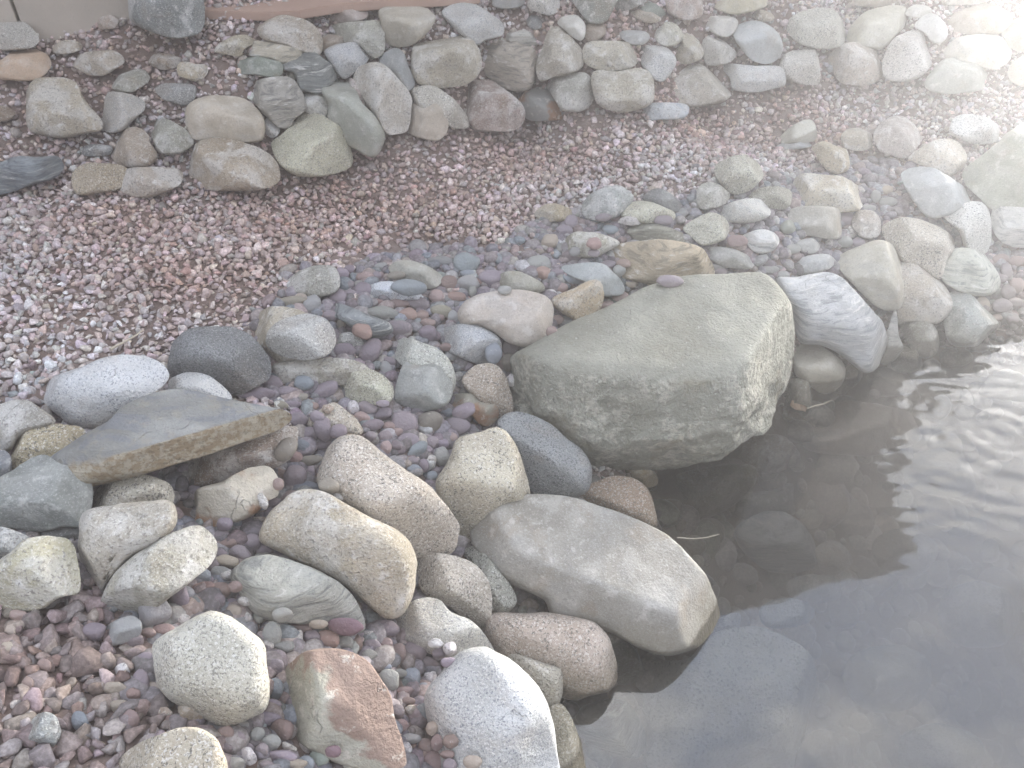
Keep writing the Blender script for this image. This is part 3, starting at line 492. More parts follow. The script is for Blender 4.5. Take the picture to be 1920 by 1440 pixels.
S("1566,486 1599,464 1640,451 1669,456 1686,479 1693,524 1693,566 1682,580 1654,579 1623,558 1595,530 1573,504", 'smooth', (.46, .435, .36), 'smooth cream rounded triangular boulder resting on the shore rocks', GR, k=1.1, ref='the smooth cream triangular boulder')
S("1687,498 1700,491 1724,494 1762,523 1784,556 1784,583 1758,606 1717,604 1684,599 1684,560", 'cobble', (.41, .36, .29), 'brown mottled round rock right of the cream triangular boulder', GR, k=.8)
S("1774,552 1807,544 1842,572 1884,618 1881,637 1842,648 1786,646 1771,608", 'cobble', (.30, .33, .31), 'grey green triangular rock sloping into the pond at the far right', GR, k=.6, soft=.04)
S("1455,528 1494,520 1543,511 1578,523 1606,551 1647,594 1662,622 1666,656 1641,690 1619,697 1595,679 1571,662 1540,648 1498,644 1483,594", 'streak', (.44, .45, .44), 'large angular grey white rock with wavy bands beside the huge boulder', GR, k=.8, soft=.05, ref='the banded grey white rock',
  cuts=[(1580, 610, .9, (.2, -.35, .9)), (1580, 625, .9, (-.1, -.95, .2)), (1640, 640, .5, (.8, -.5, .2))])
S("1679,580 1686,632 1693,653 1676,676 1651,682 1648,653 1664,618", 'gneis', (.43, .43, .42), 'narrow pointed grey shard at the right end of the banded rock', GR, k=.8, soft=.03)
S("1490,649 1515,643 1550,655 1579,677 1586,705 1568,731 1543,738 1515,721 1490,697", 'smooth', (.42, .39, .31), 'smooth beige rock tucked under the banded grey white rock', GR, k=.5, fac=2)
S("1550,722 1575,697 1605,680 1625,690 1605,722 1575,738", 'cobble', (.36, .31, .25), 'brownish wet stone at the waterline below the smooth beige rock', GR, k=.2)
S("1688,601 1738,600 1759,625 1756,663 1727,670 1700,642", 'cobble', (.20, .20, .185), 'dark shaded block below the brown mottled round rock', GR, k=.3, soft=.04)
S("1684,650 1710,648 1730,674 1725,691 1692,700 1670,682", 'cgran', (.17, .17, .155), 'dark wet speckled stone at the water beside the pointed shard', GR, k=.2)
S("1470,775 1474,742 1482,715 1510,710 1520,735 1522,765 1500,787", 'cobble', (.19, .18, .16), 'dark wet rock in the notch right of the huge boulder', GR, k=.2)
# --- hero boulder
B_T = 2.22
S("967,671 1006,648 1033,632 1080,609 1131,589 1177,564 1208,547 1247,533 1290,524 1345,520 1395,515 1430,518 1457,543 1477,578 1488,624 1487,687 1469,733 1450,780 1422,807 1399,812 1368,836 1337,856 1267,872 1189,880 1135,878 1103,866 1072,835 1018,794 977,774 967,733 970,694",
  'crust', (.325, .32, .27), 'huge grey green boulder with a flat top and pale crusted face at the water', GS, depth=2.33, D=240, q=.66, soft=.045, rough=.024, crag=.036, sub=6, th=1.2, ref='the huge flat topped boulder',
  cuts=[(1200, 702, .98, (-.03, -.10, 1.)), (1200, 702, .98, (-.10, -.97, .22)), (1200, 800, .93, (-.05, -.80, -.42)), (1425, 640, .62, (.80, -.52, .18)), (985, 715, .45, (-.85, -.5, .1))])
# --- rocks left of the hero boulder
S("1036,560 1072,543 1111,525 1129,532 1132,561 1120,590 1092,606 1071,597 1044,580", 'cobble', (.43, .34, .22), 'cream and tan wedge with a sharp upper edge behind the huge boulder', GS, k=.6, soft=.03, ref='the cream wedge',
  cuts=[(1080, 560, .9, (.35, -.8, .3)), (1080, 550, .8, (-.5, -.1, .9))])
S("859,582 889,557 944,544 994,546 1030,558 1040,578 1034,609 1025,640 994,651 956,643 928,624 893,611 865,608", 'smooth', (.455, .40, .34), 'pale smooth pinkish boulder touching the left corner of the huge boulder', GS, k=.6, fac=3, ref='the pale smooth pinkish boulder',
  cuts=[(960, 600, .95, (0, -.35, .95)), (960, 615, .93, (.1, -.95, .3)), (1020, 600, .5, (.85, -.4, .4))])
S("818,622 840,611 878,606 905,612 937,636 939,665 918,685 878,678 845,662 821,642", 'pgran', (.40, .41, .42), 'grey granite stone with one dark spot below the pale pinkish boulder', GS, k=.4, ref='the spotted grey granite stone')
S("867,716 882,691 905,682 933,685 949,705 960,745 961,774 945,788 920,777 889,747", 'gran', (.42, .35, .28), 'upright rounded tan stone against the left side of the huge boulder', GS, k=.6, ref='the upright tan stone')
S("832,751 848,739 880,738 915,747 933,765 931,790 905,799 880,777 845,770", 'rust', (.38, .36, .30), 'rusty orange and white stone before the upright tan stone', GS, k=.6, soft=.05)
S("931,799 944,779 971,773 1018,787 1064,822 1100,858 1110,893 1097,926 1049,934 1000,930 982,881 966,838", 'dgran', (.27, .28, .28), 'dark grey finely speckled egg shaped boulder below the huge boulder', GS, k=.6, fac=2, ref='the dark grey egg shaped boulder')
S("815,908 843,858 858,822 897,810 932,802 957,818 976,850 984,881 993,920 991,934 948,947 905,982 875,1019 857,1021 834,960", 'gran', (.47, .43, .34), 'blocky cream granite boulder with yellow brown foot left of the dark egg', GS, k=.8, soft=.04, ref='the blocky cream granite boulder',
  cuts=[(905, 900, .95, (.05, -.40, .92)), (905, 905, .95, (-.15, -.97, .05)), (975, 900, .5, (.9, -.3, .2))])
S("1087,938 1095,914 1123,900 1158,892 1194,900 1219,925 1231,965 1230,988 1205,988 1160,967 1119,947", 'gran', (.33, .235, .165), 'reddish brown half sunken rock between dark egg and water', GS, k=.4, fac=2)
S("1168,876 1200,866 1226,884 1234,905 1215,914 1184,895", 'cobble', (.40, .29, .15), 'orange brown stone just under the huge boulder in shallow water', GS, k=.1)
S("885,1010 905,975 935,945 975,930 1050,932 1110,944 1190,974 1250,1004 1290,1044 1320,1080 1345,1130 1350,1156 1331,1186 1301,1214 1250,1228 1195,1212 1147,1186 1100,1167 1040,1150 1023,1122 965,1097 925,1070",
  'smooth', (.265, .252, .22), 'long grey brown boulder sloping into the pond at lower centre', GS, depth=1.95, D=170, q=.68, soft=.03, rough=.024, sub=6, th=1., ref='the long grey boulder sloping into the pond',
  cuts=[(1110, 1088, .84, (.22, -.20, .95)), (1110, 1090, .84, (-.20, -1., .22)), (1320, 1120, .25, (.8, -.5, .35)), (930, 1030, .55, (-.7, -.5, .5))])
S("920,1153 978,1151 1036,1153 1099,1161 1129,1181 1155,1226 1161,1268 1142,1295 1103,1305 1080,1311 1052,1305 1004,1270 940,1227 913,1190", 'gran', (.44, .365, .31), 'pink beige granite boulder with cracks hanging over the water', GS, k=.8, soft=.05, ref='the pink granite boulder',
  cuts=[(1060, 1215, .95, (.1, -.55, .83)), (1060, 1230, .95, (-.2, -.95, .2)), (1140, 1240, .5, (.85, -.4, .3))])
S("1138,1191 1151,1183 1170,1193 1200,1236 1201,1276 1160,1286 1139,1267", 'cobble', (.29, .28, .22), 'olive grey wedge standing in the water right of the pink granite', GS, k=.3, soft=.02, cuts=[(1175, 1235, .8, (.2, -.4, .9)), (1175, 1240, .8, (.1, -.98, .1))])
S("779,1050 790,1038 806,1036 857,1043 890,1057 912,1085 922,1127 919,1167 914,1190 885,1170 845,1140 800,1118 781,1085", 'gran', (.44, .40, .335), 'beige granite block between the big tan boulder and grey triangular rock', GS, k=.7, soft=.05, ref='the beige granite block')
S("864,1034 882,1022 898,1025 921,1052 954,1092 969,1127 944,1151 921,1151 913,1110 894,1070", 'gran', (.36, .36, .32), 'grey triangular rock left of the long grey boulder', GS, k=.6, soft=.04)
S("727,1163 761,1136 797,1118 825,1125 845,1148 878,1160 901,1180 926,1215 934,1240 905,1250 860,1245 800,1225 757,1200", 'pgran', (.52, .51, .47), 'pale grey granite ridge below the beige granite block', GS, k=.6, soft=.05, ref='the pale granite ridge')
S("799,1312 830,1268 868,1226 905,1216 932,1228 975,1256 1006,1284 1030,1331 1042,1400 1040,1500 900,1530 840,1480 822,1400", 'pgran', (.50, .51, .50), 'massive blue white granite boulder at the bottom edge by the water', GS, k=1.0, soft=.05, ref='the massive blue white granite boulder',
  cuts=[(930, 1330, .95, (-.15, -.45, .88)), (985, 1350, .93, (.65, -.7, .3))], D=120)
S("930,1228 972,1228 1023,1244 1053,1257 1054,1300 1043,1324 1026,1330 1008,1300 968,1265", 'gran', (.43, .41, .35), 'small granite knob wedged between pink granite and the massive boulder', GS, k=1.4)
S("1015,1345 1045,1317 1066,1335 1081,1370 1092,1410 1098,1490 1050,1510 1015,1450", 'gran', (.42, .40, .33), 'buff rock at the bottom edge touching the water', GS, k=.5)
# --- centre left
S("591,901 606,858 622,833 642,817 667,813 689,822 720,851 758,878 795,907 834,946 859,979 862,1001 857,1027 842,1042 803,1043 778,1048 750,1020 692,985 640,950 616,925", 'gran', (.44, .39, .33), 'big speckled grey granite boulder with brown lower end behind the big tan boulder', GS, k=.7, ref='the big speckled granite boulder', fac=3)
S("488,1001 511,961 539,933 567,920 594,920 622,931 650,950 692,970 733,989 762,1015 776,1043 781,1073 776,1110 758,1147 725,1158 690,1134 650,1099 606,1072 556,1050 517,1031 491,1019", 'cobble', (.43, .375, .29), 'big smooth tan boulder lying diagonally in the foreground', GS, k=.8, ref='the big smooth tan boulder', soft=.12, fac=2)
S("433,1078 460,1051 495,1042 530,1046 570,1061 610,1079 645,1099 671,1130 684,1157 684,1182 665,1186 600,1172 540,1170 490,1163 464,1143 447,1112", 'gneis', (.43, .43, .39), 'grey and cream banded boulder with wavy lines in front of the big tan boulder', GS, k=.6, ref='the wavy banded boulder')
S("287,1204 333,1175 375,1151 403,1144 434,1154 470,1183 494,1204 499,1239 504,1290 496,1327 472,1344 424,1359 390,1347 352,1328 318,1310 294,1280 287,1240", 'cgran', (.53, .51, .42), 'cream boulder with coarse black specks and a brown spot in the foreground', GS, k=.6, ref='the cream black specked boulder', soft=.08,
  cuts=[(400, 1250, .93, (.0, -.55, .83)), (380, 1320, .8, (-.2, -.9, -.1)), (300, 1240, .6, (-.8, -.4, .5))])
S("531,1252 544,1239 578,1220 617,1217 656,1222 689,1239 715,1276 734,1307 740,1348 754,1387 762,1418 757,1440 706,1446 639,1435 594,1413 555,1388 532,1359 525,1304", 'redcap', (.40, .39, .33), 'reddish and grey two toned block in the bottom foreground', GS, k=.6, ref='the red and grey block', soft=.05)
S("195,1455 236,1408 278,1387 333,1366 368,1364 403,1380 418,1405 427,1450 400,1510 300,1530 215,1500", 'gran', (.47, .42, .33), 'tan speckled boulder cut by the bottom edge left of centre', GS, k=.6, ref='the tan boulder at the bottom edge')
S("636,1442 672,1427 705,1431 742,1452 700,1484 648,1474", 'smooth', (.40, .39, .31), 'small olive stone cut by the bottom edge below the red and grey block', GS, k=.8)
S("179,1163 187,1127 208,1085 257,1040 312,1005 361,986 392,991 411,1016 402,1050 361,1088 320,1117 275,1150 230,1168 200,1173", 'cobble', (.37, .35, .28), 'long grey tan oval boulder leaning beside the upright tan one', GS, k=.7, ref='the long grey tan oval boulder')
S("148,1010 151,975 165,957 215,947 271,942 312,939 329,955 329,985 300,1018 250,1043 208,1084 192,1112 181,1144 153,1130 148,1079", 'cobble', (.41, .375, .31), 'upright tan and grey boulder between the rounded yellow one and the long oval', GS, k=.8, ref='the upright tan and grey boulder', soft=.05,
  cuts=[(235, 1010, .95, (.1, -.3, .95)), (235, 1015, .95, (.3, -.9, .1)), (170, 1050, .7, (-.7, -.7, .1))])
S("163,950 180,919 200,901 225,889 260,887 295,896 323,911 327,942 290,960 230,965 173,980", 'gran', (.48, .45, .38), 'pale black flecked rock just below the slanting slab', GS, k=.8, ref='the pale rock below the slab')
S("-25,1080 0,1050 21,1033 49,1009 104,1005 139,1015 150,1062 149,1109 118,1119 76,1140 21,1151 -25,1153", 'cobble', (.40, .37, .255), 'rounded yellow grey boulder at the left edge with a creased top', GS, k=.6, ref='the rounded yellow boulder')
S("-40,925 0,896 28,880 50,862 85,850 120,868 165,885 172,935 162,970 152,990 120,990 65,1000 20,990 -40,995", 'smooth', (.21, .225, .205), 'dark green grey angular rock at the left edge under the slab', GS, k=.6, soft=.04)
S("-35,1055 -35,1000 0,988 40,1000 56,1012 28,1037 0,1065", 'cobble', 'bgr', 'grey rock at the left edge between dark rock and yellow boulder', GS, k=.2)
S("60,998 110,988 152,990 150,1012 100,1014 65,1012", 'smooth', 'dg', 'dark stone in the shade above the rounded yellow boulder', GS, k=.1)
S("82,885 95,860 130,835 165,812 200,792 230,765 265,747 300,735 335,730 375,736 430,749 500,763 540,773 547,788 520,808 470,824 400,848 360,860 290,882 220,900 160,914 130,920 105,914 87,902",
  'slab', (.285, .285, .275), 'broad slanting slab with grey top and rusty brown edge resting on rocks', GS, depth=1.62, D=150, q=.55, soft=.02, rough=.014, th=.25, name='slab', cat='slab', ref='the slanting slab',
  cuts=[(300, 828, .80, (.10, -.10, 1.)), (300, 828, .80, (.47, -.88, .0))])
S("318,885 340,862 400,842 470,822 520,806 558,800 556,840 535,868 500,884 440,902 380,912 330,905", 'cobble', (.27, .215, .175), 'brown block supporting the right half of the slab from below', GS, k=.6, soft=.05, ref='the brown block under the slab')
S("75,733 83,716 111,702 167,682 217,668 267,666 300,680 315,700 309,717 282,744 250,762 205,787 190,802 165,804 130,797 105,777 84,757", 'pgran', (.58, .59, .60), 'long white bluish granite boulder behind the slab', GS, k=.6, ref='the long white granite boulder')
S("292,742 310,717 328,705 358,695 394,705 423,730 433,751 400,769 350,769 308,758", 'pgran', (.60, .60, .58), 'small white rounded rock between long white boulder and dark round one', GS, k=.5)
S("315,700 317,670 329,640 355,617 395,610 435,614 470,629 496,655 509,690 502,711 480,724 450,741 430,741 380,728 329,717", 'dgran', (.20, .205, .205), 'dark charcoal grey round boulder with rough mottled top', GS, k=.6, ref='the dark charcoal round boulder', fac=3)
S("456,620 472,597 494,578 528,575 567,583 600,600 611,640 580,670 530,682 505,667 478,642", 'cobble', (.43, .375, .28), 'cream tan boulder partly hidden behind the speckled oval', GS, k=.6)
S("499,634 511,611 539,595 578,586 606,595 626,618 630,646 612,667 583,674 544,671 518,661 502,649", 'cgran', (.47, .47, .45), 'black and white speckled oval leaning on the cream tan boulder', GS, k=.9, ref='the speckled oval', lift=.10, D=40)
S("510,685 544,676 594,671 650,674 690,687 680,710 644,722 600,725 567,718 531,725 517,706", 'cobble', (.32, .295, .24), 'low flat topped brown grey block under the speckled oval', GS, k=.4, soft=.03, cuts=[(600, 695, .9, (0, -.25, 1)), (600, 695, .9, (0, -1, .1))])
S("635,733 644,706 664,688 689,689 717,703 734,721 737,742 722,758 678,760 644,752", 'cgran', (.42, .42, .33), 'coarse black and yellow green speckled round rock', GS, k=.6, ref='the coarse yellow green speckled rock')
S("738,741 744,711 758,683 789,677 817,683 841,700 850,730 837,760 800,771 749,765", 'smooth', (.30, .315, .30), 'smooth grey green rock with a hairline crack', GS, k=.6, ref='the cracked grey green rock')
S("726,648 740,637 760,633 789,640 825,656 846,680 855,705 850,732 830,738 790,705 750,682", 'cgran', (.46, .47, .42), 'pale speckled arched rock behind the cracked grey green rock', GS, k=.6)
S("611,572 630,567 655,574 685,589 725,602 737,620 715,632 680,630 650,607 625,592", 'streak', (.27, .29, .30), 'dark marbled flat rock under a layer of pebbles', GS, k=.2, ref='the dark marbled flat rock')
S("629,635 640,625 660,624 681,640 682,652 650,654 631,653", 'cgran', (.36, .36, .34), 'small dark speckled stone right of the speckled oval', GS, k=.3)
S("530,536 556,511 589,499 622,498 637,518 631,546 600,557 556,552", 'cobble', (.35, .34, .29), 'low grey olive rock at the border of gravel and pebbles', GS, k=.1)
S("729,499 750,488 790,493 826,515 825,534 800,542 760,527 734,513", 'smooth', (.36, .35, .30), 'flat grey tan stone in the uppermost pebbles', GS, k=.1)
S("688,537 735,527 780,545 792,560 740,564 699,560", 'pgran', (.55, .58, .62), 'bluish white stone under the long blue grey pebble', GS, k=.1)
S("598,770 625,755 650,769 672,790 680,812 640,820 600,804 558,792", 'gran', (.46, .41, .33), 'low tan granite stone peeking out of pebbles above the big speckled boulder', GS, k=.2)
S("-30,765 0,756 45,749 78,766 104,792 62,809 36,820 17,845 -30,855", 'cobble', (.35, .33, .29), 'grey brown rock at the left edge above the yellow tan one', GS, k=.4)
S("-25,850 10,845 21,865 15,893 -25,898", 'smooth', 'dg', 'dark grey stone at the left edge beside the yellow tan rock', GS, k=.4)
S("18,851 25,821 39,810 89,795 133,796 162,806 152,832 95,864 75,882 45,894 29,892 21,873", 'gran', (.42, .36, .235), 'yellow tan rock poking out left of the slab', GS, k=.6)
S("343,977 352,944 370,917 410,904 440,887 475,875 507,874 524,895 524,928 502,940 480,962 440,978 400,988 365,988", 'rust', (.48, .44, .35), 'lumpy cream and pink rock below the brown supporting block', GS, k=.7, ref='the lumpy cream and pink rock', soft=.06)
S("50,1366 76,1336 104,1342 115,1372 104,1397 80,1407 56,1397", 'cobble', (.27, .29, .28), 'rounded grey green stone in the lower left gravel', GS, k=.6)
S("260,1149 267,1114 288,1099 313,1128 321,1152 299,1171 270,1178", 'peb', (.30, .29, .29), 'pear shaped flat grey stone leaning on the long oval boulder', GS, k=1.0, ref='the pear shaped grey stone')
S("189,1189 208,1168 243,1155 265,1166 262,1190 230,1208 199,1210", 'peb', (.31, .315, .31), 'flat grey stone left of the pear shaped one', GS, k=.4)
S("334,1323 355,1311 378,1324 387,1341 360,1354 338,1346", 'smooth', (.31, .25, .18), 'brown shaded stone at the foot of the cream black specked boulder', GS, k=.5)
# --- under water (built at their real depth below the surface)
def UW(p, z, st, c, label, **kw):
    P = pp(p); cx = sum(q[0] for q in P) / len(P); cy = sum(q[1] for q in P) / len(P); d = ray(cx, cy)
    # apparent place seen through the surface -> straight line, no refraction modelled
    return stone(P, st, C_[c] if isinstance(c, str) else c, label, group=GU, depth=(z - CAM_H) / d[2], **kw)
UW("1190,1250 1230,1238 1290,1238 1340,1195 1440,1175 1510,1215 1538,1265 1528,1320 1510,1380 1480,1460 1300,1500 1200,1420", -.16, 'cobble', (.60, .60, .52), 'large flat pale slab under water at the bottom centre', D=60, soft=.05)
UW("1075,1345 1117,1316 1172,1316 1212,1380 1190,1422 1105,1402", -.09, 'streak', (.25, .25, .23), 'dark underwater rock with white crust beside the bottom shore boulders')
UW("1425,1140 1472,1120 1530,1140 1512,1170 1438,1175", -.22, 'pgran', (.52, .58, .62), 'pale blue grey underwater stone above the large flat slab')
UW("1375,1000 1450,955 1520,1000 1528,1062 1440,1070", -.25, 'streak', (.42, .46, .47), 'streaked underwater boulder right of the long grey boulder')
UW("1225,955 1272,890 1394,870 1420,901 1365,955 1250,988", -.16, 'cobble', (.32, .28, .17), 'olive brown underwater boulder below the huge boulder')
UW("1498,835 1560,755 1690,766 1748,800 1696,842 1605,853", -.14, 'smooth', (.38, .29, .21), 'reddish brown underwater rock off the beige rock')
UW("1838,725 1875,695 1920,703 1955,750 1850,747", -.12, 'smooth', (.40, .43, .38), 'greenish underwater rock at the right edge')
UW("1488,787 1550,773 1612,800 1606,838 1508,832", -.22, 'cobble', (.34, .32, .26), 'olive underwater rock in front of the reddish brown one')
UW("1530,1030 1572,1015 1598,1055 1550,1082", -.3, 'cobble', 'tan', 'small tan underwater stone in the middle of the pond')
UW("1480,1088 1560,1080 1575,1122 1493,1132", -.32, 'cobble', 'gg', 'green grey underwater stone above the pale blue one')
UW("1600,1225 1690,1208 1750,1250 1720,1320 1633,1334 1580,1280", -.36, 'smooth', 'olive', 'rounded olive underwater boulder right of the large flat slab')
UW("1503,1392 1540,1366 1598,1395 1585,1455 1498,1455", -.34, 'smooth', 'brown', 'brown underwater stone at the bottom edge')
UW("1342,1166 1387,1150 1378,1192 1343,1199", -.12, 'pgran', 'white', 'small white underwater stone at the tip of the long grey boulder')
UW("1395,872 1402,822 1470,818 1498,862 1440,890", -.13, 'cobble', (.33, .24, .18), 'reddish underwater stone below the right corner of the huge boulder')
UW("1772,657 1880,648 1903,676 1790,684", -.07, 'smooth', (.38, .36, .27), 'flat tan underwater stone off the grey green triangular rock')
UW("1600,700 1680,690 1740,712 1690,740 1610,738", -.10, 'smooth', (.32, .27, .21), 'low brown underwater stone before the dark speckled stone')
UW("1330,905 1420,925 1500,905 1520,950 1400,985 1320,960", -.26, 'cobble', (.28, .25, .17), 'dim olive underwater rock under the sky reflection edge')
UW("1700,860 1790,840 1850,880 1800,930 1710,915", -.34, 'smooth', (.36, .36, .32), 'dim grey underwater rock below the ripples')
UW("1760,1120 1850,1090 1920,1140 1880,1210 1780,1200", -.45, 'cobble', (.38, .37, .33), 'faint large underwater rock at the right edge of the pond')
UW("1640,1010 1710,990 1760,1030 1720,1080 1650,1065", -.42, 'cobble', (.38, .34, .28), 'faint tan underwater rock in the deep middle')
UW("1690,1380 1790,1360 1850,1410 1800,1480 1700,1470", -.5, 'cobble', (.36, .37, .33), 'faint underwater rock near the lower right corner')
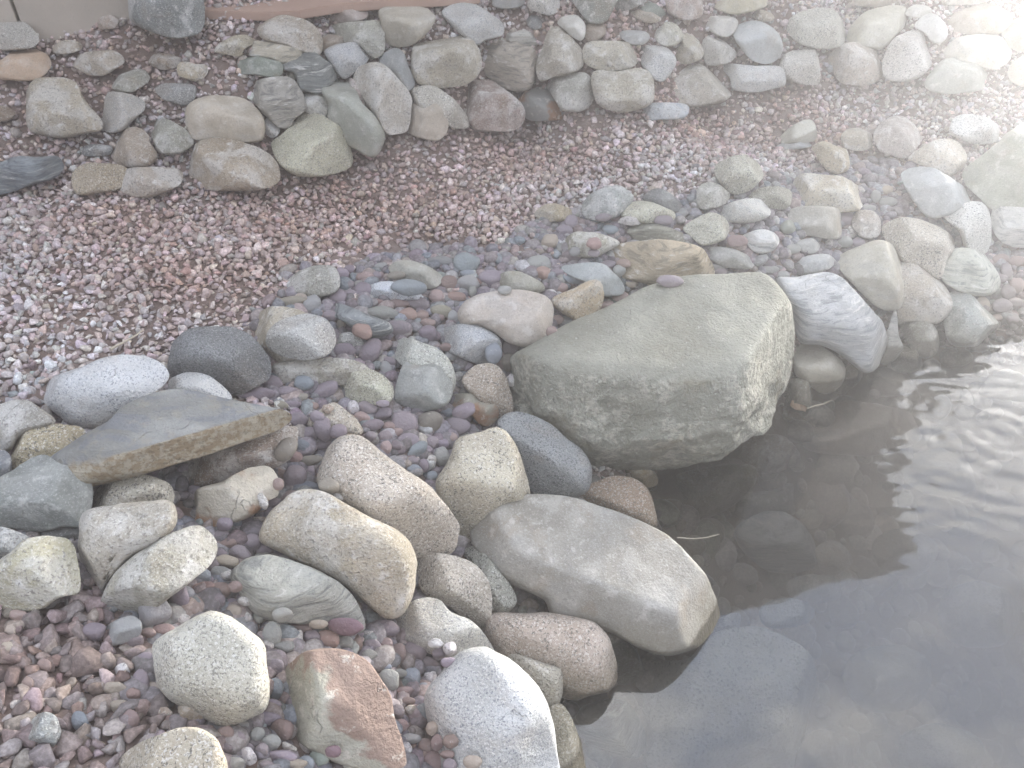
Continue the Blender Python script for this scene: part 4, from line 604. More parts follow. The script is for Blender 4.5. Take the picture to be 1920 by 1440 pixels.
# ------------------------------------------------------------------ pebbles one by one
BV = BVHTree.FromPolygons([tuple(v) for v in np.vstack(ALL_V)], [tuple(int(i) for i in f) for f in np.vstack(ALL_F)])
PC = dict(p=((.265, .225, .245), 'purple grey'), g=((.30, .30, .285), 'grey'), b=((.255, .28, .31), 'blue grey'), r=((.315, .235, .215), 'reddish brown'), R=((.345, .24, .215), 'red'),
          t=((.40, .34, .28), 'tan'), w=((.52, .49, .48), 'whitish'), o=((.30, .275, .225), 'olive brown'), O=((.43, .34, .26), 'orange tan'), P=((.24, .16, .18), 'dark plum'), G=((.31, .36, .32), 'green grey'), Y=((.50, .36, .14), 'amber'))
PEB = {(400, 440, 3.6): """895,338,60,35,0,p 1020,290,62,38,0,r 915,235,40,30,-20,p 870,260,50,35,30,p 1130,210,80,22,-10,g 1235,275,62,28,-5,o 1145,290,22,22,0,w 1100,285,35,35,40,p
1015,375,65,52,20,p 840,415,60,50,15,p 925,400,48,30,10,p 1325,355,122,55,3,b 1595,320,62,48,10,r 1725,330,75,52,10,g 1710,190,90,65,5,b 1540,180,90,35,5,g 1525,188,28,20,0,w 1715,260,50,25,0,b
1505,415,50,45,10,r 1640,420,65,38,3,R 1750,385,28,42,0,g 1510,365,65,20,5,p 950,455,72,25,0,r 1095,455,65,27,5,R 965,485,40,18,0,g 1240,465,82,32,5,r 1380,465,78,45,15,p 1465,455,32,32,30,b
1140,528,110,45,2,g 1315,538,65,45,0,R 1410,550,45,42,0,r 1540,515,75,42,8,o 1620,550,35,40,0,g 1515,560,45,25,0,r 665,465,58,65,10,g 520,450,110,35,-8,o 590,440,50,45,-15,t 790,545,50,35,10,p 865,590,30,65,10,o
835,610,28,25,0,t 1005,650,70,52,20,R 1250,630,90,55,0,p 1365,620,28,28,0,g 1350,668,32,22,0,p 1450,665,62,55,20,p 1450,595,50,28,0,r 885,785,75,55,0,p 1060,790,65,95,35,p 1045,730,35,28,0,g 1165,905,38,55,-15,g
1190,860,45,35,20,p 1230,840,70,30,30,g 1225,975,26,42,0,p 1245,915,25,25,0,p 635,845,45,20,0,g 385,995,85,50,15,p 440,950,28,32,0,o 285,1070,135,48,3,p 500,1060,68,38,0,p 610,1000,65,52,0,b 755,1045,95,48,-20,p
910,620,35,20,10,g 1505,765,32,22,0,r 1575,758,45,28,0,r 1695,852,25,22,30,w 1610,820,50,35,0,g 1700,890,50,30,-10,p 1660,955,32,25,-20,t 1635,1000,25,22,0,o 1670,990,25,22,0,t 1710,1060,50,22,0,g
460,1150,50,28,20,o 400,1140,40,20,-10,p 590,1100,50,28,-15,o 240,1115,22,20,0,w 330,1135,25,20,0,t 535,1145,60,22,0,p""",
(400, 740, 3.6): """870,65,30,25,0,t 940,85,45,45,0,w 1030,90,78,45,5,p 1145,60,45,25,0,p 1145,130,60,45,-10,p 1000,155,58,40,15,r 1075,205,75,38,-10,p 1290,190,90,85,25,p 1185,215,45,35,0,r 1460,180,85,70,-15,o
1570,120,50,30,0,b 1690,110,85,50,-15,p 1630,215,100,65,-5,p 1755,245,40,28,0,g 1310,305,75,45,0,p 1160,280,48,40,0,p 1245,250,35,35,0,r 1060,280,40,35,0,p 1110,325,32,25,20,w 1235,345,40,35,30,p 1165,355,40,45,0,r
1380,370,80,45,-40,b 1475,320,42,42,0,p 1545,335,45,35,-15,p 1605,300,45,45,30,r 1635,280,22,25,0,w 1545,420,50,70,-10,g 1470,445,32,40,20,w 1350,450,45,32,0,p 1355,500,48,28,0,b 1190,410,28,20,0,w 1420,480,38,45,0,p
1480,555,38,42,-10,b 1385,555,30,32,30,p 1240,440,38,22,0,r 1460,500,25,18,0,R 1440,395,30,32,0,g 575,170,62,52,0,p 645,165,18,45,-10,w 740,230,60,92,-10,p 700,150,50,40,0,p 655,265,50,55,0,p 600,235,32,28,0,t
665,80,45,32,0,r 770,95,38,32,0,O 845,250,60,50,-20,p 820,215,30,25,0,r 600,355,55,50,-20,b 545,420,60,38,0,R 640,445,95,35,-10,o 735,345,62,30,-15,p 490,370,60,90,35,o 680,485,32,32,0,g 655,535,32,52,0,p
550,560,72,82,20,p 450,535,40,38,0,r 440,605,38,42,0,r 625,635,95,48,0,b 780,615,70,52,10,o 485,655,38,24,0,b 840,690,45,25,15,w 335,720,30,52,-25,w 410,740,48,42,0,p 340,800,65,20,0,r 320,850,60,28,0,O
155,865,40,45,0,b 220,860,45,45,0,p 75,875,55,45,0,p 300,900,45,32,0,t 240,935,45,35,0,b 260,1000,65,60,0,p 345,1045,60,45,0,p 60,950,55,42,0,p 160,965,55,40,20,p 100,1010,58,40,-10,r 180,1080,75,60,30,p
90,1130,85,48,5,t 45,1080,50,42,0,p 420,1080,50,25,0,p 90,1225,45,45,0,w 50,1200,65,42,10,g 150,1295,50,40,0,r 50,1320,75,55,10,r 20,1395,65,52,0,p 210,1395,45,28,15,w 125,1405,42,35,0,p 160,1355,35,22,0,R""",
(400, 1040, 3.6): """140,385,52,48,0,t 195,380,35,40,0,r 225,430,38,45,0,w 300,430,42,40,0,g 465,410,70,50,0,g 390,545,65,92,0,g 480,500,28,45,0,t 475,625,78,40,-15,g 370,450,30,22,0,t 490,690,32,32,0,Y 570,580,32,72,20,w
500,545,50,45,-20,r 525,470,25,25,0,R 710,470,62,32,0,t 580,490,80,40,0,r 890,485,120,60,5,P 640,630,48,38,0,w 770,575,75,65,0,R 885,595,55,50,0,g 665,555,55,50,0,p 700,520,18,14,0,w 1040,540,50,30,-5,w
1140,500,125,58,0,p 970,605,38,62,0,r 1075,615,58,45,10,p 1165,610,42,52,20,r 1055,680,50,40,0,g 1140,700,45,45,-20,w 1250,670,48,75,0,r 1235,600,35,25,30,O 1360,650,85,75,0,p 1500,600,50,32,0,w 1520,670,42,42,0,p
1600,635,45,50,0,w 1440,740,80,52,0,p 1590,730,55,38,0,p 1185,850,70,80,0,g 1340,830,55,70,0,b 1260,800,50,30,0,g 1470,850,52,62,0,w 1410,910,50,45,0,b 1290,920,65,32,0,r 1240,985,35,28,0,t 1310,990,52,32,0,r
1245,1060,42,52,0,p 1430,1070,80,70,0,b 1330,1045,40,30,0,O 1475,1170,42,48,0,t 1330,1240,68,35,0,g 1430,1300,52,58,0,r 1510,1270,40,55,0,r 1600,1260,52,48,0,r 1490,1390,72,68,0,r 1300,1310,45,42,0,w 1600,1420,50,45,0,p
1750,1400,65,45,0,t 1580,1350,48,30,0,r 1270,1150,50,42,0,r 1400,970,50,22,0,o 1440,1230,42,20,0,o 1150,760,50,30,0,b 1280,750,25,18,0,R 1540,780,28,35,0,r 1515,815,25,25,0,g 420,755,58,55,0,p 420,905,55,75,10,b
400,1020,60,45,-10,p 350,1110,110,50,0,p 470,1180,80,70,20,r 185,1150,55,30,0,g 145,1170,38,25,0,R 170,1240,52,45,0,p 300,1215,50,50,0,g 390,1265,62,55,0,g 330,1320,42,48,0,p 90,1310,45,35,0,p 510,1300,55,28,25,w
470,1360,100,40,5,p 240,1360,45,62,-35,w 620,1410,60,50,0,b 720,1370,68,58,0,G 810,1330,55,42,0,P 540,1420,90,35,-10,t 150,1410,65,45,10,g 80,1210,60,55,0,r 360,1420,50,30,0,p""",
(0, 940, 2.88): """1095,405,46,45,0,b 970,525,50,75,5,p 1050,548,35,35,0,b 1150,550,65,42,10,p 1170,490,80,42,0,r 1090,470,65,35,-15,R 1230,400,38,38,-20,w 1170,390,50,42,0,g 980,640,45,28,-15,w 885,695,65,35,0,R 800,710,40,28,0,r
730,750,48,40,0,p 1030,600,32,28,0,r 915,510,20,18,0,w 500,705,72,50,-20,p 510,725,40,35,-25,p 790,850,45,38,0,p 700,970,32,28,-15,G 760,970,45,60,0,p 835,1005,48,28,15,t 650,1105,55,35,0,t 700,1175,52,52,0,r
800,1105,38,22,0,w 880,1140,45,30,0,O 720,1045,38,38,0,R 610,1005,75,32,0,t 660,920,38,50,0,w 150,985,32,38,0,r 240,890,40,40,0,r 430,1190,45,60,-20,b 55,700,32,30,0,t 40,790,35,32,0,t 95,615,48,30,0,r""",
(900, 330, 3.6): """1280,710,88,42,5,p 945,815,58,42,0,r 855,880,48,40,-25,r 1035,770,45,20,10,p 870,605,65,38,10,p 970,590,50,30,0,r 620,545,65,40,10,p 570,370,55,42,0,p 615,315,48,50,0,p 470,440,62,48,-20,t
350,645,45,40,0,p 425,655,50,45,0,R 390,685,30,28,0,w 390,580,75,48,-10,g 440,600,38,45,0,g 90,690,95,55,10,p 165,770,45,32,0,g 90,760,35,25,0,O 30,770,40,28,0,p 640,690,80,40,15,b 545,755,45,38,0,r 480,790,38,28,0,w
530,780,40,25,0,g 590,730,30,30,0,g 520,655,50,32,0,p 880,360,55,30,10,b 735,365,50,18,0,g 830,280,55,28,0,p 1000,400,32,32,0,g 1015,305,75,32,0,w 1240,300,65,35,0,p 1340,335,30,25,0,g 1365,250,35,32,0,g 680,240,28,48,0,w
550,490,35,38,0,g 640,510,38,32,0,g 830,515,32,28,0,p 770,520,38,28,0,p 770,455,52,42,0,R 800,560,28,18,10,w 940,640,45,40,0,g 1020,725,40,28,0,t 1620,610,52,30,0,g 1675,640,30,28,0,g 1625,655,45,35,0,p
525,970,42,30,0,r 580,975,38,32,0,g 635,975,30,28,0,r 485,1055,40,38,0,r 200,1155,58,48,10,p 90,1195,58,72,0,b 195,1260,50,62,0,o 145,1265,35,38,0,r 210,1380,32,45,0,w 1740,440,70,42,0,r 545,1020,18,16,0,w""",
(1300, 330, 2.88): """820,355,42,32,0,g 735,355,22,32,0,w 890,360,35,28,0,p 860,300,28,32,0,w 1690,510,32,45,0,p 1660,450,45,30,0,r 1730,780,35,40,0,p 1640,770,30,25,0,r 1560,690,40,40,0,t 1700,630,40,40,0,p
1750,590,40,40,0,r 1670,700,50,40,0,p 1750,460,45,30,0,r 1650,625,45,20,0,g 1740,680,40,25,0,p 985,110,28,35,0,g 1050,140,50,25,0,g 1045,75,35,22,0,t 940,175,50,20,0,g 830,230,45,40,0,p 415,505,50,22,0,g
480,535,30,25,0,g 1100,60,25,25,0,g 1160,165,18,15,0,w 540,395,40,25,0,g 900,205,30,18,0,t"""}
REFS = [s for s in STONES if s[5]]
plist = []
for (ox, oy, sc), txt in PEB.items():
    for s in txt.split():
        q = s.split(','); cx, cy, rx, ry, an = [float(v) for v in q[:5]]; cx, cy, rx, ry = ox + cx / sc, oy + cy / sc, rx / sc, ry / sc
        if any(math.hypot(cx - e[0], cy - e[1]) < .45 * min(rx, ry) + .45 * min(e[2], e[3]) for e in plist): continue
        plist.append((cx, cy, rx, ry, an, q[5]))
plist = sorted(plist, key=lambda e: -(e[2] * e[3]))[:298]
info = []
for e in plist:
    cx, cy, rx, ry, an, code = e; d = ray(cx, cy); dn = Vector(d).normalized()
    hit, nrm, _, dist = BV.ray_cast(Vector(CAMP), dn)
    if hit is None: continue
    t = dist / Vector(d).length; rm = min(rx, ry) * t / FPX; t = t - rm * .95 - .008
    R = random.Random(int(cx * 7 + cy * 13)); ang = RAD(an + 0); big_f = code in 'wO'
    pts = []
    for k in range(11):
        a = 2 * math.pi * k / 11; w = 1 + R.uniform(-.09, .09) * (1.6 if big_f else 1)
        x, y = rx * 1.04 * math.cos(a) * w, ry * 1.04 * math.sin(a) * w
        pts.append((cx + x * math.cos(ang) - y * math.sin(ang), cy + x * math.sin(ang) + y * math.cos(ang)))
    rgb, word = PC[code]; f = R.uniform(.88, 1.15); rgb = (rgb[0] * f, rgb[1] * f * R.uniform(.98, 1.02), rgb[2] * f * R.uniform(.96, 1.04))
    o = stone(pts, 'peb' if not big_f else 'cobble', rgb, None, 'pebble', depth=t, D=min(rx, ry) * .95, fac=2 if not big_f else 4, soft=.25 if not big_f else .08, rough=.02, q=.92, sub=3, seed=int(cx * 3 + cy))
    asp = max(rx, ry) / min(rx, ry); shp = 'long' if asp > 1.75 else ('oval' if asp > 1.25 else 'round')
    if big_f: shp = 'angular ' + shp if shp != 'round' else 'chunky angular'
    siz = 'large ' if rx * ry > 330 else ('small ' if rx * ry < 110 else '')
    info.append([o, cx, cy, siz, word, shp])
used = {}
for it in info:
    o, cx, cy, siz, word, shp = it
    best = min(REFS, key=lambda s: max(abs(cx - s[0]) - s[2] / 2, 0) ** 2 + max(abs(cy - s[1]) - s[3] / 2, 0) ** 2 + .02 * ((cx - s[0]) ** 2 + (cy - s[1]) ** 2))
    dx, dy = (cx - best[0]) / best[2], (cy - best[1]) / best[3]
    if abs(dx) < .36 and abs(dy) < .36: rel = 'lying on'
    elif abs(dx) > abs(dy) * 1.7: rel = 'right of' if dx > 0 else 'left of'
    elif abs(dy) > abs(dx) * 1.7: rel = 'in front of' if dy > 0 else 'behind'
    else: rel = ('at the front ' if dy > 0 else 'at the back ') + ('right of' if dx > 0 else 'left of')
    it.append(best[5]); it.append(rel); used.setdefault((siz, word, shp, rel, best[5]), []).append(it)
for (siz, word, shp, rel, ref), L_ in used.items():
    L_.sort(key=lambda i: i[1]); names = {1: [''], 2: ['leftmost ', 'rightmost '], 3: ['leftmost ', 'middle ', 'rightmost '], 4: ['leftmost ', 'second from left ', 'third from left ', 'rightmost '], 5: ['leftmost ', 'second from left ', 'middle ', 'fourth from left ', 'rightmost ']}
    for i, it in enumerate(L_):
        pre = names[len(L_)][i] if len(L_) in names else ('leftmost ' if i == 0 else 'number %d from left ' % (i + 1))
        tag(it[0], ' '.join((pre + siz + word + ' ' + shp + ' pebble ' + rel + ' ' + ref).split()[:16]), 'pebble', 'rounded pebbles between the shore rocks')

# ------------------------------------------------------------------ gravel, small pebble fill (countless: stuff)
def in_poly(x, y, poly):
    P = np.array(poly); c = np.zeros(len(x), bool); j = len(P) - 1
    for i in range(len(P)):
        xi, yi, xj, yj = *P[i], *P[j]; cond = ((yi > y) != (yj > y)) & (x < (xj - xi) * (y - yi) / (yj - yi + 1e-9) + xi); c ^= cond; j = i
    return c
PZ = [pp("495,545 560,505 640,500 720,490 830,470 930,475 1000,430 1060,390 1150,380 1250,370 1330,350 1450,330 1600,310 1700,320 1800,350 1950,440 2200,440 2200,700 1900,680 1700,640 1480,560 1000,700 960,800 1110,900 1240,960 1250,1060 1100,1500 420,1500 430,1380 250,1300 250,1190 180,1160 340,1000 320,900 540,800 440,730 480,700 500,600"),
      pp("100,880 400,860 400,1000 150,1050")]
def chip_templates(n, kind):
    out = []
    for i in range(n):
        R = np.random.default_rng(100 + i + (50 if kind == 'peb' else 0)); V, F = ICO[2]; V = V.copy()
        if kind == 'chip':
            for k in range(9):
                nn = R.normal(size=3); nn /= np.linalg.norm(nn); d = V @ nn; h = R.uniform(.34, .66); V = V - np.outer(np.clip(d - h, 0, None) * .96, nn)
            V *= np.array([1, R.uniform(.6, .95), R.uniform(.42, .75)])
        else:
            V = V * (1 + .16 * vnoise(V * 1.2, i * 3)[:, None]); V *= np.array([1, R.uniform(.65, .95), R.uniform(.5, .75)])
        V /= np.abs(V).max(); out.append((V, F))
    return out
def hull_templates(n):
    out = []
    for i in range(n):
        R = np.random.default_rng(300 + i); bm = bmesh.new()
        for k in range(13):
            v = R.normal(size=3); v /= np.linalg.norm(v); v *= np.array([1, R.uniform(.7, .9), .62]); bm.verts.new(v)
        r = bmesh.ops.convex_hull(bm, input=bm.verts); bmesh.ops.delete(bm, geom=[g for g in r['geom_interior'] if isinstance(g, bmesh.types.BMVert)], context='VERTS')
        bmesh.ops.triangulate(bm, faces=bm.faces); bm.verts.index_update()
        V = np.array([v.co[:] for v in bm.verts]); F = np.array([[q.index for q in f.verts] for f in bm.faces]); bm.free(); out.append((V / np.abs(V).max(), F))
    return out
def rot_mats(n, R, tilt):
    a = R.uniform(0, 2 * np.pi, n); b = R.normal(0, tilt, n); c = R.normal(0, tilt, n)
    ca, sa, cb, sb, cc, sc_ = np.cos(a), np.sin(a), np.cos(b), np.sin(b), np.cos(c), np.sin(c); O, I = np.zeros(n), np.ones(n)
    Rz = np.stack([ca, -sa, O, sa, ca, O, O, O, I], 1).reshape(n, 3, 3); Rx = np.stack([I, O, O, O, cb, -sb, O, sb, cb], 1).reshape(n, 3, 3); Ry = np.stack([cc, O, sc_, O, I, O, -sc_, O, cc], 1).reshape(n, 3, 3)
    return Rx @ Ry @ Rz
def scatter(name, label, pos, size, colr, temps, mat, tilt, seed, smooth):
    R = np.random.default_rng(seed); tid = R.integers(0, len(temps), len(pos)); Vs, Fs, Cs, off = [], [], [], 0
    for i, (V, F) in enumerate(temps):
        m = tid == i; n = m.sum()
        if not n: continue
        RM = rot_mats(n, R, tilt); X = np.einsum('nij,vj->nvi', RM, V) * size[m][:, None, None] + pos[m][:, None, :]
        Vs.append(X.reshape(-1, 3)); Fs.append((F[None] + (np.arange(n) * len(V))[:, None, None]).reshape(-1, 3) + off); off += n * len(V)
        Cs.append(np.repeat(colr[m], len(V), 0))
    o = fast_mesh(name, np.vstack(Vs), np.vstack(Fs), mat, np.vstack(Cs), smooth); tag(o, label, 'gravel', kind='stuff'); return o
def pick_cols(n, pal, wts, R):
    i = R.choice(len(pal), n, p=np.array(wts) / sum(wts)); c = np.array(pal)[i]; c = c + (c.mean(1, keepdims=True) - c) * .34; return np.clip(c * (1 + R.normal(0, .13, n))[:, None] * (1 + R.normal(0, .03, (n, 3))), .02, .8)
def attr_mat(name, sc):
    g = G(name); a = g.n('ShaderNodeAttribute'); a.attribute_name = 'stone_colour'; c = g.co(jitter=False); f = g.noise(c, sc, 3, .65)
    col = g.mix(g.ramp(f, .4, .65), g.mix(1., a.outputs['Color'], (.78, .76, .75), 'MULTIPLY'), g.mix(1., a.outputs['Color'], (1.18, 1.17, 1.17), 'MULTIPLY'))
    col, ro = g.wet(col, .85); return g.finish(col, ro, f, .003, .6)
R = np.random.default_rng(21)
def cand(step, x0=-3.0, x1=3.8, y0=.45, y1=5.2):
    X, Y = np.meshgrid(np.arange(x0, x1, step), np.arange(y0, y1, step)); n = X.size
    XY = np.stack([X.ravel(), Y.ravel()], 1) + R.uniform(-.5, .5, (n, 2)) * step; z = ground_z(XY); P = np.c_[XY, z]; px, py, zc = project(P)
    m = (px > -420) & (px < 2350) & (py > -90) & (py < 1640) & (zc > .3); return P[m], px[m], py[m], zc[m]
P, px, py, zc = cand(.0158)
wx = px + 45 * vnoise(P * 7, 2); wy = py + 30 * vnoise(P * 7, 9)
pz = np.zeros(len(P), bool)
for q in PZ: pz |= in_poly(wx, wy, q)
mixn = R.random(len(P)); pz = np.where(mixn < .06, ~pz, pz)
land = P[:, 2] > -.03
PALG = [(.50, .405, .37), (.57, .50, .49), (.43, .345, .315), (.39, .365, .355), (.50, .37, .31), (.70, .66, .65), (.32, .24, .225), (.58, .52, .44), (.46, .44, .44)]
gm = land & ~pz; P1 = P[gm]; zc1 = zc[gm]; n = len(P1)
bare = (fbm(P1 * np.array([1.1, 2.2, 0]), 40, 3) > .38) & (R.random(n) < .3); P1, zc1 = P1[~bare], zc1[~bare]; n = len(P1)
sz = np.clip(R.lognormal(math.log(.0111), .27, n), .006, .021); sz *= 1 + .62 * np.clip((1.55 - P1[:, 1]) / .35, 0, 1)
P1 = P1.copy(); P1[:, 2] += sz * R.uniform(.1, .75, n); c1 = pick_cols(n, PALG, [22, 20, 16, 12, 9, 8, 6, 5, 8], R)
red = np.clip(fbm(P1 * np.array([1.1, 2.2, 0]), 40, 3) * 1.6, 0, .6)
for qx, qy, rr_ in ((700, 375, .30), (560, 410, .25), (380, 520, .22), (1110, 215, .16), (250, 430, .2), (980, 300, .22), (1260, 245, .2)):
    u_ = unproj(qx, qy, .46); red = np.maximum(red, .8 * np.exp(-(((P1[:, 0] - u_[0]) / 1.7) ** 2 + (P1[:, 1] - u_[1]) ** 2) / rr_ ** 2 * (1 + .5 * vnoise(P1 * 9, 4))))
red = red[:, None]; c1 = c1 * (1 - red) + c1 * np.array([.86, .68, .60]) * red
GMAT = attr_mat('gravel', 140)
hi = zc1 < 2.35
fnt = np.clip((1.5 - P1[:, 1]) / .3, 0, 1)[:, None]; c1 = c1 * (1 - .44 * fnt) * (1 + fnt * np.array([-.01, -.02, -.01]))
thin = (fnt[:, 0] > .3) & (R.random(n) < .12); P1, sz, c1, zc1, hi = P1[~thin], sz[~thin], c1[~thin], zc1[~thin], hi[~thin]
c1 = np.clip(c1 * 1.1, 0, .8)
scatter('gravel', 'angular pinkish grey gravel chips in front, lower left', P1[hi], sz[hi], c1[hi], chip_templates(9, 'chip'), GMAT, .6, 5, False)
scatter('gravel', 'pinkish grey gravel spread over the upper bank and terrace', P1[~hi], sz[~hi], c1[~hi], hull_templates(14), GMAT, .6, 6, False)
PALP = [(.27, .23, .245), (.31, .275, .275), (.36, .27, .245), (.25, .265, .285), (.31, .295, .30), (.40, .36, .33), (.50, .47, .46), (.22, .185, .19)]
P2_, px2, py2, zc2 = cand(.0215); wx = px2 + 30 * vnoise(P2_ * 7, 2); wy = py2 + 20 * vnoise(P2_ * 7, 9); pz2 = np.zeros(len(P2_), bool)
for q in PZ: pz2 |= in_poly(wx, wy, q)
P2 = P2_[pz2 & (P2_[:, 2] > -.12)]; n = len(P2); s2 = np.clip(R.lognormal(math.log(.0186), .30, n), .009, .031); P2 = P2.copy(); P2[:, 2] += s2 * R.uniform(-.25, .45, n)
scatter('pebble_bed', 'small rounded pebbles filling the gaps between shore rocks', P2, s2, pick_cols(n, PALP, [22, 20, 12, 12, 12, 6, 3, 9], R) * .9, chip_templates(10, 'peb'), attr_mat('pebble_fill', 110), .35, 8, True)
# pond bed
P3, a3, b3, c3 = cand(.06, -.2, 3.8, .3, 3.6); P3 = P3[P3[:, 2] < -.05]; n = len(P3); s3 = np.clip(R.lognormal(math.log(.035), .45, n), .015, .10)
PALW = [(.42, .36, .26), (.48, .43, .34), (.36, .30, .22), (.52, .47, .39), (.44, .34, .25)]
scatter('pond_bed_stones', 'silty stones covering the bottom of the pond', P3, s3, pick_cols(n, PALW, [1] * 5, R), chip_templates(8, 'peb'), bpy.data.materials['pebble_fill'], .3, 9, True)

# ------------------------------------------------------------------ house wall, paving strip
def box(name, c, sx, sy, sz, rz, mat, parent=None, bev=.004, loc0=None):
    bm = bmesh.new(); bmesh.ops.create_cube(bm, size=1); bmesh.ops.scale(bm, vec=(sx, sy, sz), verts=bm.verts)
    if bev: bmesh.ops.bevel(bm, geom=bm.edges[:], offset=bev, segments=2, affect='EDGES', profile=.5)
    me = bpy.data.meshes.new(name); bm.to_mesh(me); bm.free(); me.materials.append(mat); o = bpy.data.objects.new(name, me); COL.objects.link(o)
    if parent: o.parent = parent; o.location = c
    else: o.location = c; o.rotation_euler = (0, 0, rz)
    return o
def plaster(name, c1_, c2_, sc=20):
    g = G(name); c = g.co(); a = g.noise(c, 4, 5, .6); b = g.noise(c, sc * 6, 4, .7)
    col = g.mix(g.ramp(a, .3, .7), c1_, c2_); col = g.mix(g.ramp(b, .6, .72, 0, .4), col, tuple(v * .6 for v in c1_)); return g.finish(col, .9, b, .003, .6)
A1, A2 = unproj(0, 35, .875), unproj(242, 11, .885); dirw = (A2 - A1); dirw[2] = 0; dirw /= np.linalg.norm(dirw); rz = math.atan2(dirw[1], dirw[0])
seam = unproj(46, 31, .876); s0 = (seam - A1) @ dirw
house = bpy.data.objects.new('house', None); COL.objects.link(house); house.location = A1 + dirw * s0 - np.array([-dirw[1], dirw[0], 0]) * .10; house.location.z = .80; house.rotation_euler = (0, 0, rz)
tag(house, 'house behind the terrace, only the foot of its beige block wall in view', 'house')
mw = plaster('beige_wall', (.42, .37, .31), (.50, .44, .37)); mdark = plaster('dark_trim', (.06, .055, .05), (.09, .085, .08))
x0, x1 = -5.2, 4.7
for r in range(3):
    hgt = .42 if r == 0 else 1.0; zz = {0: .21, 1: .92 + .008, 2: 1.92 + .014}[r]; wl = .94 if r == 0 else 1.86; k = -8 if r == 0 else -4
    xs = k * wl + (0 if r != 1 else .3)
    while xs < x1 - .05:
        xe = min(xs + wl, x1)
        if xe > x0:
            hole = r == 2 and False
            box('wall_panel', ((max(xs, x0) + xe) / 2, .1, zz), xe - max(xs, x0) - .010, .2, hgt, 0, mw, house, .006)
        xs += wl
box('wall_core', ((x0 + x1) / 2, .35, 1.25), x1 - x0 - .04, .3, 2.5, 0, mdark, house, 0)
gl = G('window_glass'); gm_ = gl.finish((.03, .035, .04), .08, None, spec=.6)
for wx_ in (-2.6, .9, 3.4):
    fr = box('window', (wx_, -.012, 1.55), 1.10, .03, 1.00, 0, mdark, house, .004); pn = box('pane', (0, -.02, 0), 1.0, .014, .9, 0, gm_, fr, 0)
box('roof', ((x0 + x1) / 2, .12, 2.56), x1 - x0 + .4, 1.0, .12, 0, mdark, house, .01)
# terracotta paving strip
mt = plaster('terracotta', (.40, .27, .21), (.47, .33, .26), 14)
strip = [(372, 10), (372, 27), (420, 28), (510, 30), (560, 27), (640, 14), (720, 9), (800, 5), (900, -2), (900, -30), (640, -14), (520, 0), (440, 8)]
Ps = [unproj(x, y - 7, .90) for x, y in strip]; bm = bmesh.new(); c0 = Ps[0].copy()
vs = [bm.verts.new(p - c0) for p in Ps]; f = bm.faces.new(vs); r = bmesh.ops.extrude_face_region(bm, geom=[f]); bmesh.ops.translate(bm, vec=(0, 0, -.03), verts=[v for v in r['geom'] if isinstance(v, bmesh.types.BMVert)])
bmesh.ops.recalc_face_normals(bm, faces=bm.faces); bmesh.ops.bevel(bm, geom=bm.edges[:], offset=.004, segments=2, affect='EDGES')
me = bpy.data.meshes.new('paving_slab'); bm.to_mesh(me); bm.free(); me.materials.append(mt); o = bpy.data.objects.new('paving_slab', me); COL.objects.link(o); o.location = c0
tag(o, 'terracotta paving strip along the top of the terrace', 'paving')

# ------------------------------------------------------------------ twigs and a leaf
def tube(name, pts, r, mat, label, cat, group=None):
    cu = bpy.data.curves.new(name, 'CURVE'); cu.dimensions = '3D'; cu.bevel_depth = r; cu.bevel_resolution = 3; s = cu.splines.new('POLY'); s.points.add(len(pts) - 1)
    c0 = Vector(pts[0])
    for i, p in enumerate(pts): s.points[i].co = (*(Vector(p) - c0), 1); s.points[i].radius = 1 - .6 * i / len(pts)
    t = bpy.data.objects.new('tmp', cu); dg = bpy.context.evaluated_depsgraph_get(); COL.objects.link(t); dg.update(); me = bpy.data.meshes.new_from_object(t.evaluated_get(bpy.context.evaluated_depsgraph_get()))
    bpy.data.objects.remove(t); me.name = name; me.materials.clear(); me.materials.append(mat); o = bpy.data.objects.new(name, me); COL.objects.link(o); o.location = c0; tag(o, label, cat, group); return o
mst = plaster('dry_stalk', (.40, .34, .25), (.52, .46, .36))
def onground(px_, py_, dz): 
    t = march(px_, py_, 0, 0); return CAMP + ray(px_, py_) * t + np.array([0, 0, dz])
tube('twig', [onground(x, y, .028) for x, y in [(214, 672), (232, 662), (250, 652), (262, 645), (273, 636)]], .0035, mst, 'dry pale twig lying on gravel above the long white granite boulder', 'twig')
tube('twig', [unproj(x, y, .004) for x, y in [(1512, 766), (1530, 760), (1545, 757), (1560, 750)]], .0025, mst, 'thin pale stalk floating beside the dark notch rock', 'twig')
tube('twig', [unproj(x, y, .003) for x, y in [(1270, 1008), (1300, 1010), (1325, 1008), (1348, 1002)]], .0018, mst, 'thin bent stalk floating off the long grey boulder', 'twig')
bm = bmesh.new(); cl = unproj(1497, 766, .012)
prof = [(-.028, .006), (-.018, .014), (-.004, .018), (.010, .013), (.024, .004)]
rowa = [bm.verts.new((x, w, .004 + .006 * abs(i - 2))) for i, (x, w) in enumerate(prof)]; rowc = [bm.verts.new((x, 0, -.001)) for x, w in prof]; rowb = [bm.verts.new((x, -w, .006)) for x, w in prof]
for i in range(4): bm.faces.new((rowa[i], rowa[i + 1], rowc[i + 1], rowc[i])); bm.faces.new((rowc[i], rowc[i + 1], rowb[i + 1], rowb[i]))
r = bmesh.ops.solidify(bm, geom=bm.faces[:], thickness=.0012); me = bpy.data.meshes.new('leaf'); bm.to_mesh(me); bm.free(); me.materials.append(plaster('dead_leaf', (.30, .20, .12), (.42, .30, .20)))
o = bpy.data.objects.new('leaf', me); COL.objects.link(o); o.location = cl; o.rotation_euler = (0, 0, -.7); tag(o, 'curled brown dead leaf afloat under the huge boulder', 'leaf')

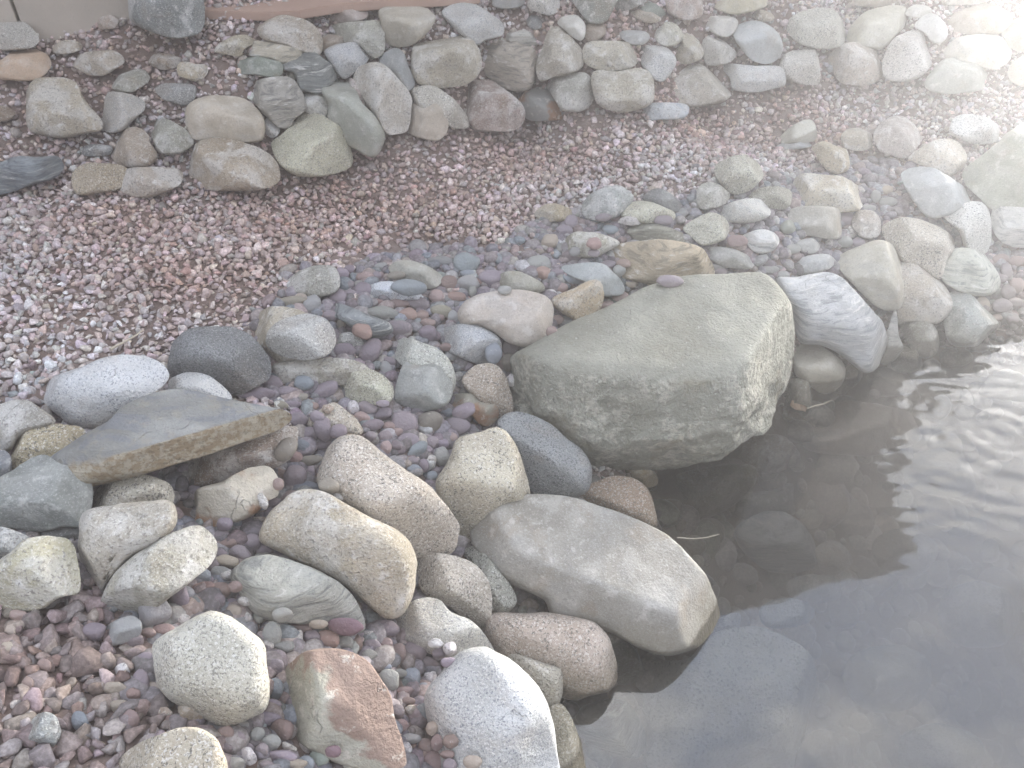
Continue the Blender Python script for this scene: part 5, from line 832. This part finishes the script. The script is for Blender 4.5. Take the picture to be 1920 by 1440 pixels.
# ------------------------------------------------------------------ pond
def water_mat():
    m, N_, L_ = new_mat('pond_water'); out_ = N_.new('ShaderNodeOutputMaterial'); fr = N_.new('ShaderNodeFresnel'); fr.inputs[0].default_value = 2.05
    tr = N_.new('ShaderNodeBsdfTransparent'); gs = N_.new('ShaderNodeBsdfGlossy'); gs.inputs['Roughness'].default_value = .015; mxs = N_.new('ShaderNodeMixShader')
    tcn = N_.new('ShaderNodeNewGeometry')
    def nz(scale, stretch, det):
        mp_ = N_.new('ShaderNodeMapping'); mp_.inputs['Scale'].default_value = stretch; mp_.inputs['Rotation'].default_value = (0, 0, .35); L_.new(tcn.outputs['Position'], mp_.inputs[0])
        x = N_.new('ShaderNodeTexNoise'); x.inputs['Scale'].default_value = scale; x.inputs['Detail'].default_value = det; L_.new(mp_.outputs[0], x.inputs['Vector']); return x.outputs['Fac']
    def mth(op, a, b=None):
        x = N_.new('ShaderNodeMath'); x.operation = op
        for i, v in enumerate((a, b)):
            if v is None: continue
            if hasattr(v, 'is_linked'): L_.new(v, x.inputs[i])
            else: x.inputs[i].default_value = v
        return x.outputs[0]
    rc = unproj(1885, 806, 0.); sub = N_.new('ShaderNodeVectorMath'); sub.operation = 'DISTANCE'; sub.inputs[1].default_value = tuple(rc); L_.new(tcn.outputs['Position'], sub.inputs[0]); d = sub.outputs['Value']
    rings = mth('MULTIPLY', mth('SINE', mth('MULTIPLY', d, 105.)), mth('POWER', 2.718, mth('MULTIPLY', d, -5.5)))
    mr = N_.new('ShaderNodeMapRange'); mr.interpolation_type = 'SMOOTHSTEP'; L_.new(d, mr.inputs[0]); mr.inputs[1].default_value = .15; mr.inputs[2].default_value = .8; mr.inputs[3].default_value = 1.; mr.inputs[4].default_value = .03
    chop = mth('MULTIPLY', mth('MULTIPLY', nz(6.5, (1, 2.2, 1), 1), mr.outputs[0]), 2.6)
    h = mth('ADD', mth('ADD', mth('MULTIPLY', rings, .22), chop), mth('MULTIPLY', nz(2.2, (1, 1.5, 1), 1), .5))
    bp = N_.new('ShaderNodeBump'); bp.inputs['Distance'].default_value = .0032; bp.inputs['Strength'].default_value = 1; L_.new(h, bp.inputs['Height'])
    L_.new(bp.outputs[0], gs.inputs['Normal']); L_.new(bp.outputs[0], fr.inputs['Normal'])
    L_.new(fr.outputs[0], mxs.inputs[0]); L_.new(tr.outputs[0], mxs.inputs[1]); L_.new(gs.outputs[0], mxs.inputs[2]); L_.new(mxs.outputs[0], out_.inputs['Surface'])
    v = N_.new('ShaderNodeVolumePrincipled'); v.inputs['Color'].default_value = (.74, .64, .50, 1); v.inputs['Density'].default_value = 1.05; v.inputs['Anisotropy'].default_value = .3; L_.new(v.outputs[0], out_.inputs['Volume']); return m
o = box('pond_water', (0, 2, -.75), 13, 13, 1.5, 0, water_mat(), None, 0); tag(o, 'still murky pond reflecting the cloudy sky', kind='structure')

# ------------------------------------------------------------------ added scattering volume, stands in for veiling lens glare at upper right
m, N_, L_ = new_mat('glare_air'); oo = N_.new('ShaderNodeOutputMaterial'); v = N_.new('ShaderNodeVolumePrincipled'); v.inputs['Color'].default_value = (.97, .96, .95, 1)
v.inputs['Density'].default_value = .074; v.inputs['Anisotropy'].default_value = .8; L_.new(v.outputs[0], oo.inputs['Volume'])
o = box('glare_volume', (.2, 2.6, .9), 18.4, 18.4, 5.8, 0, m, None, 0); tag(o, 'added scattering volume that makes the veiling glare at upper right', kind='stuff')
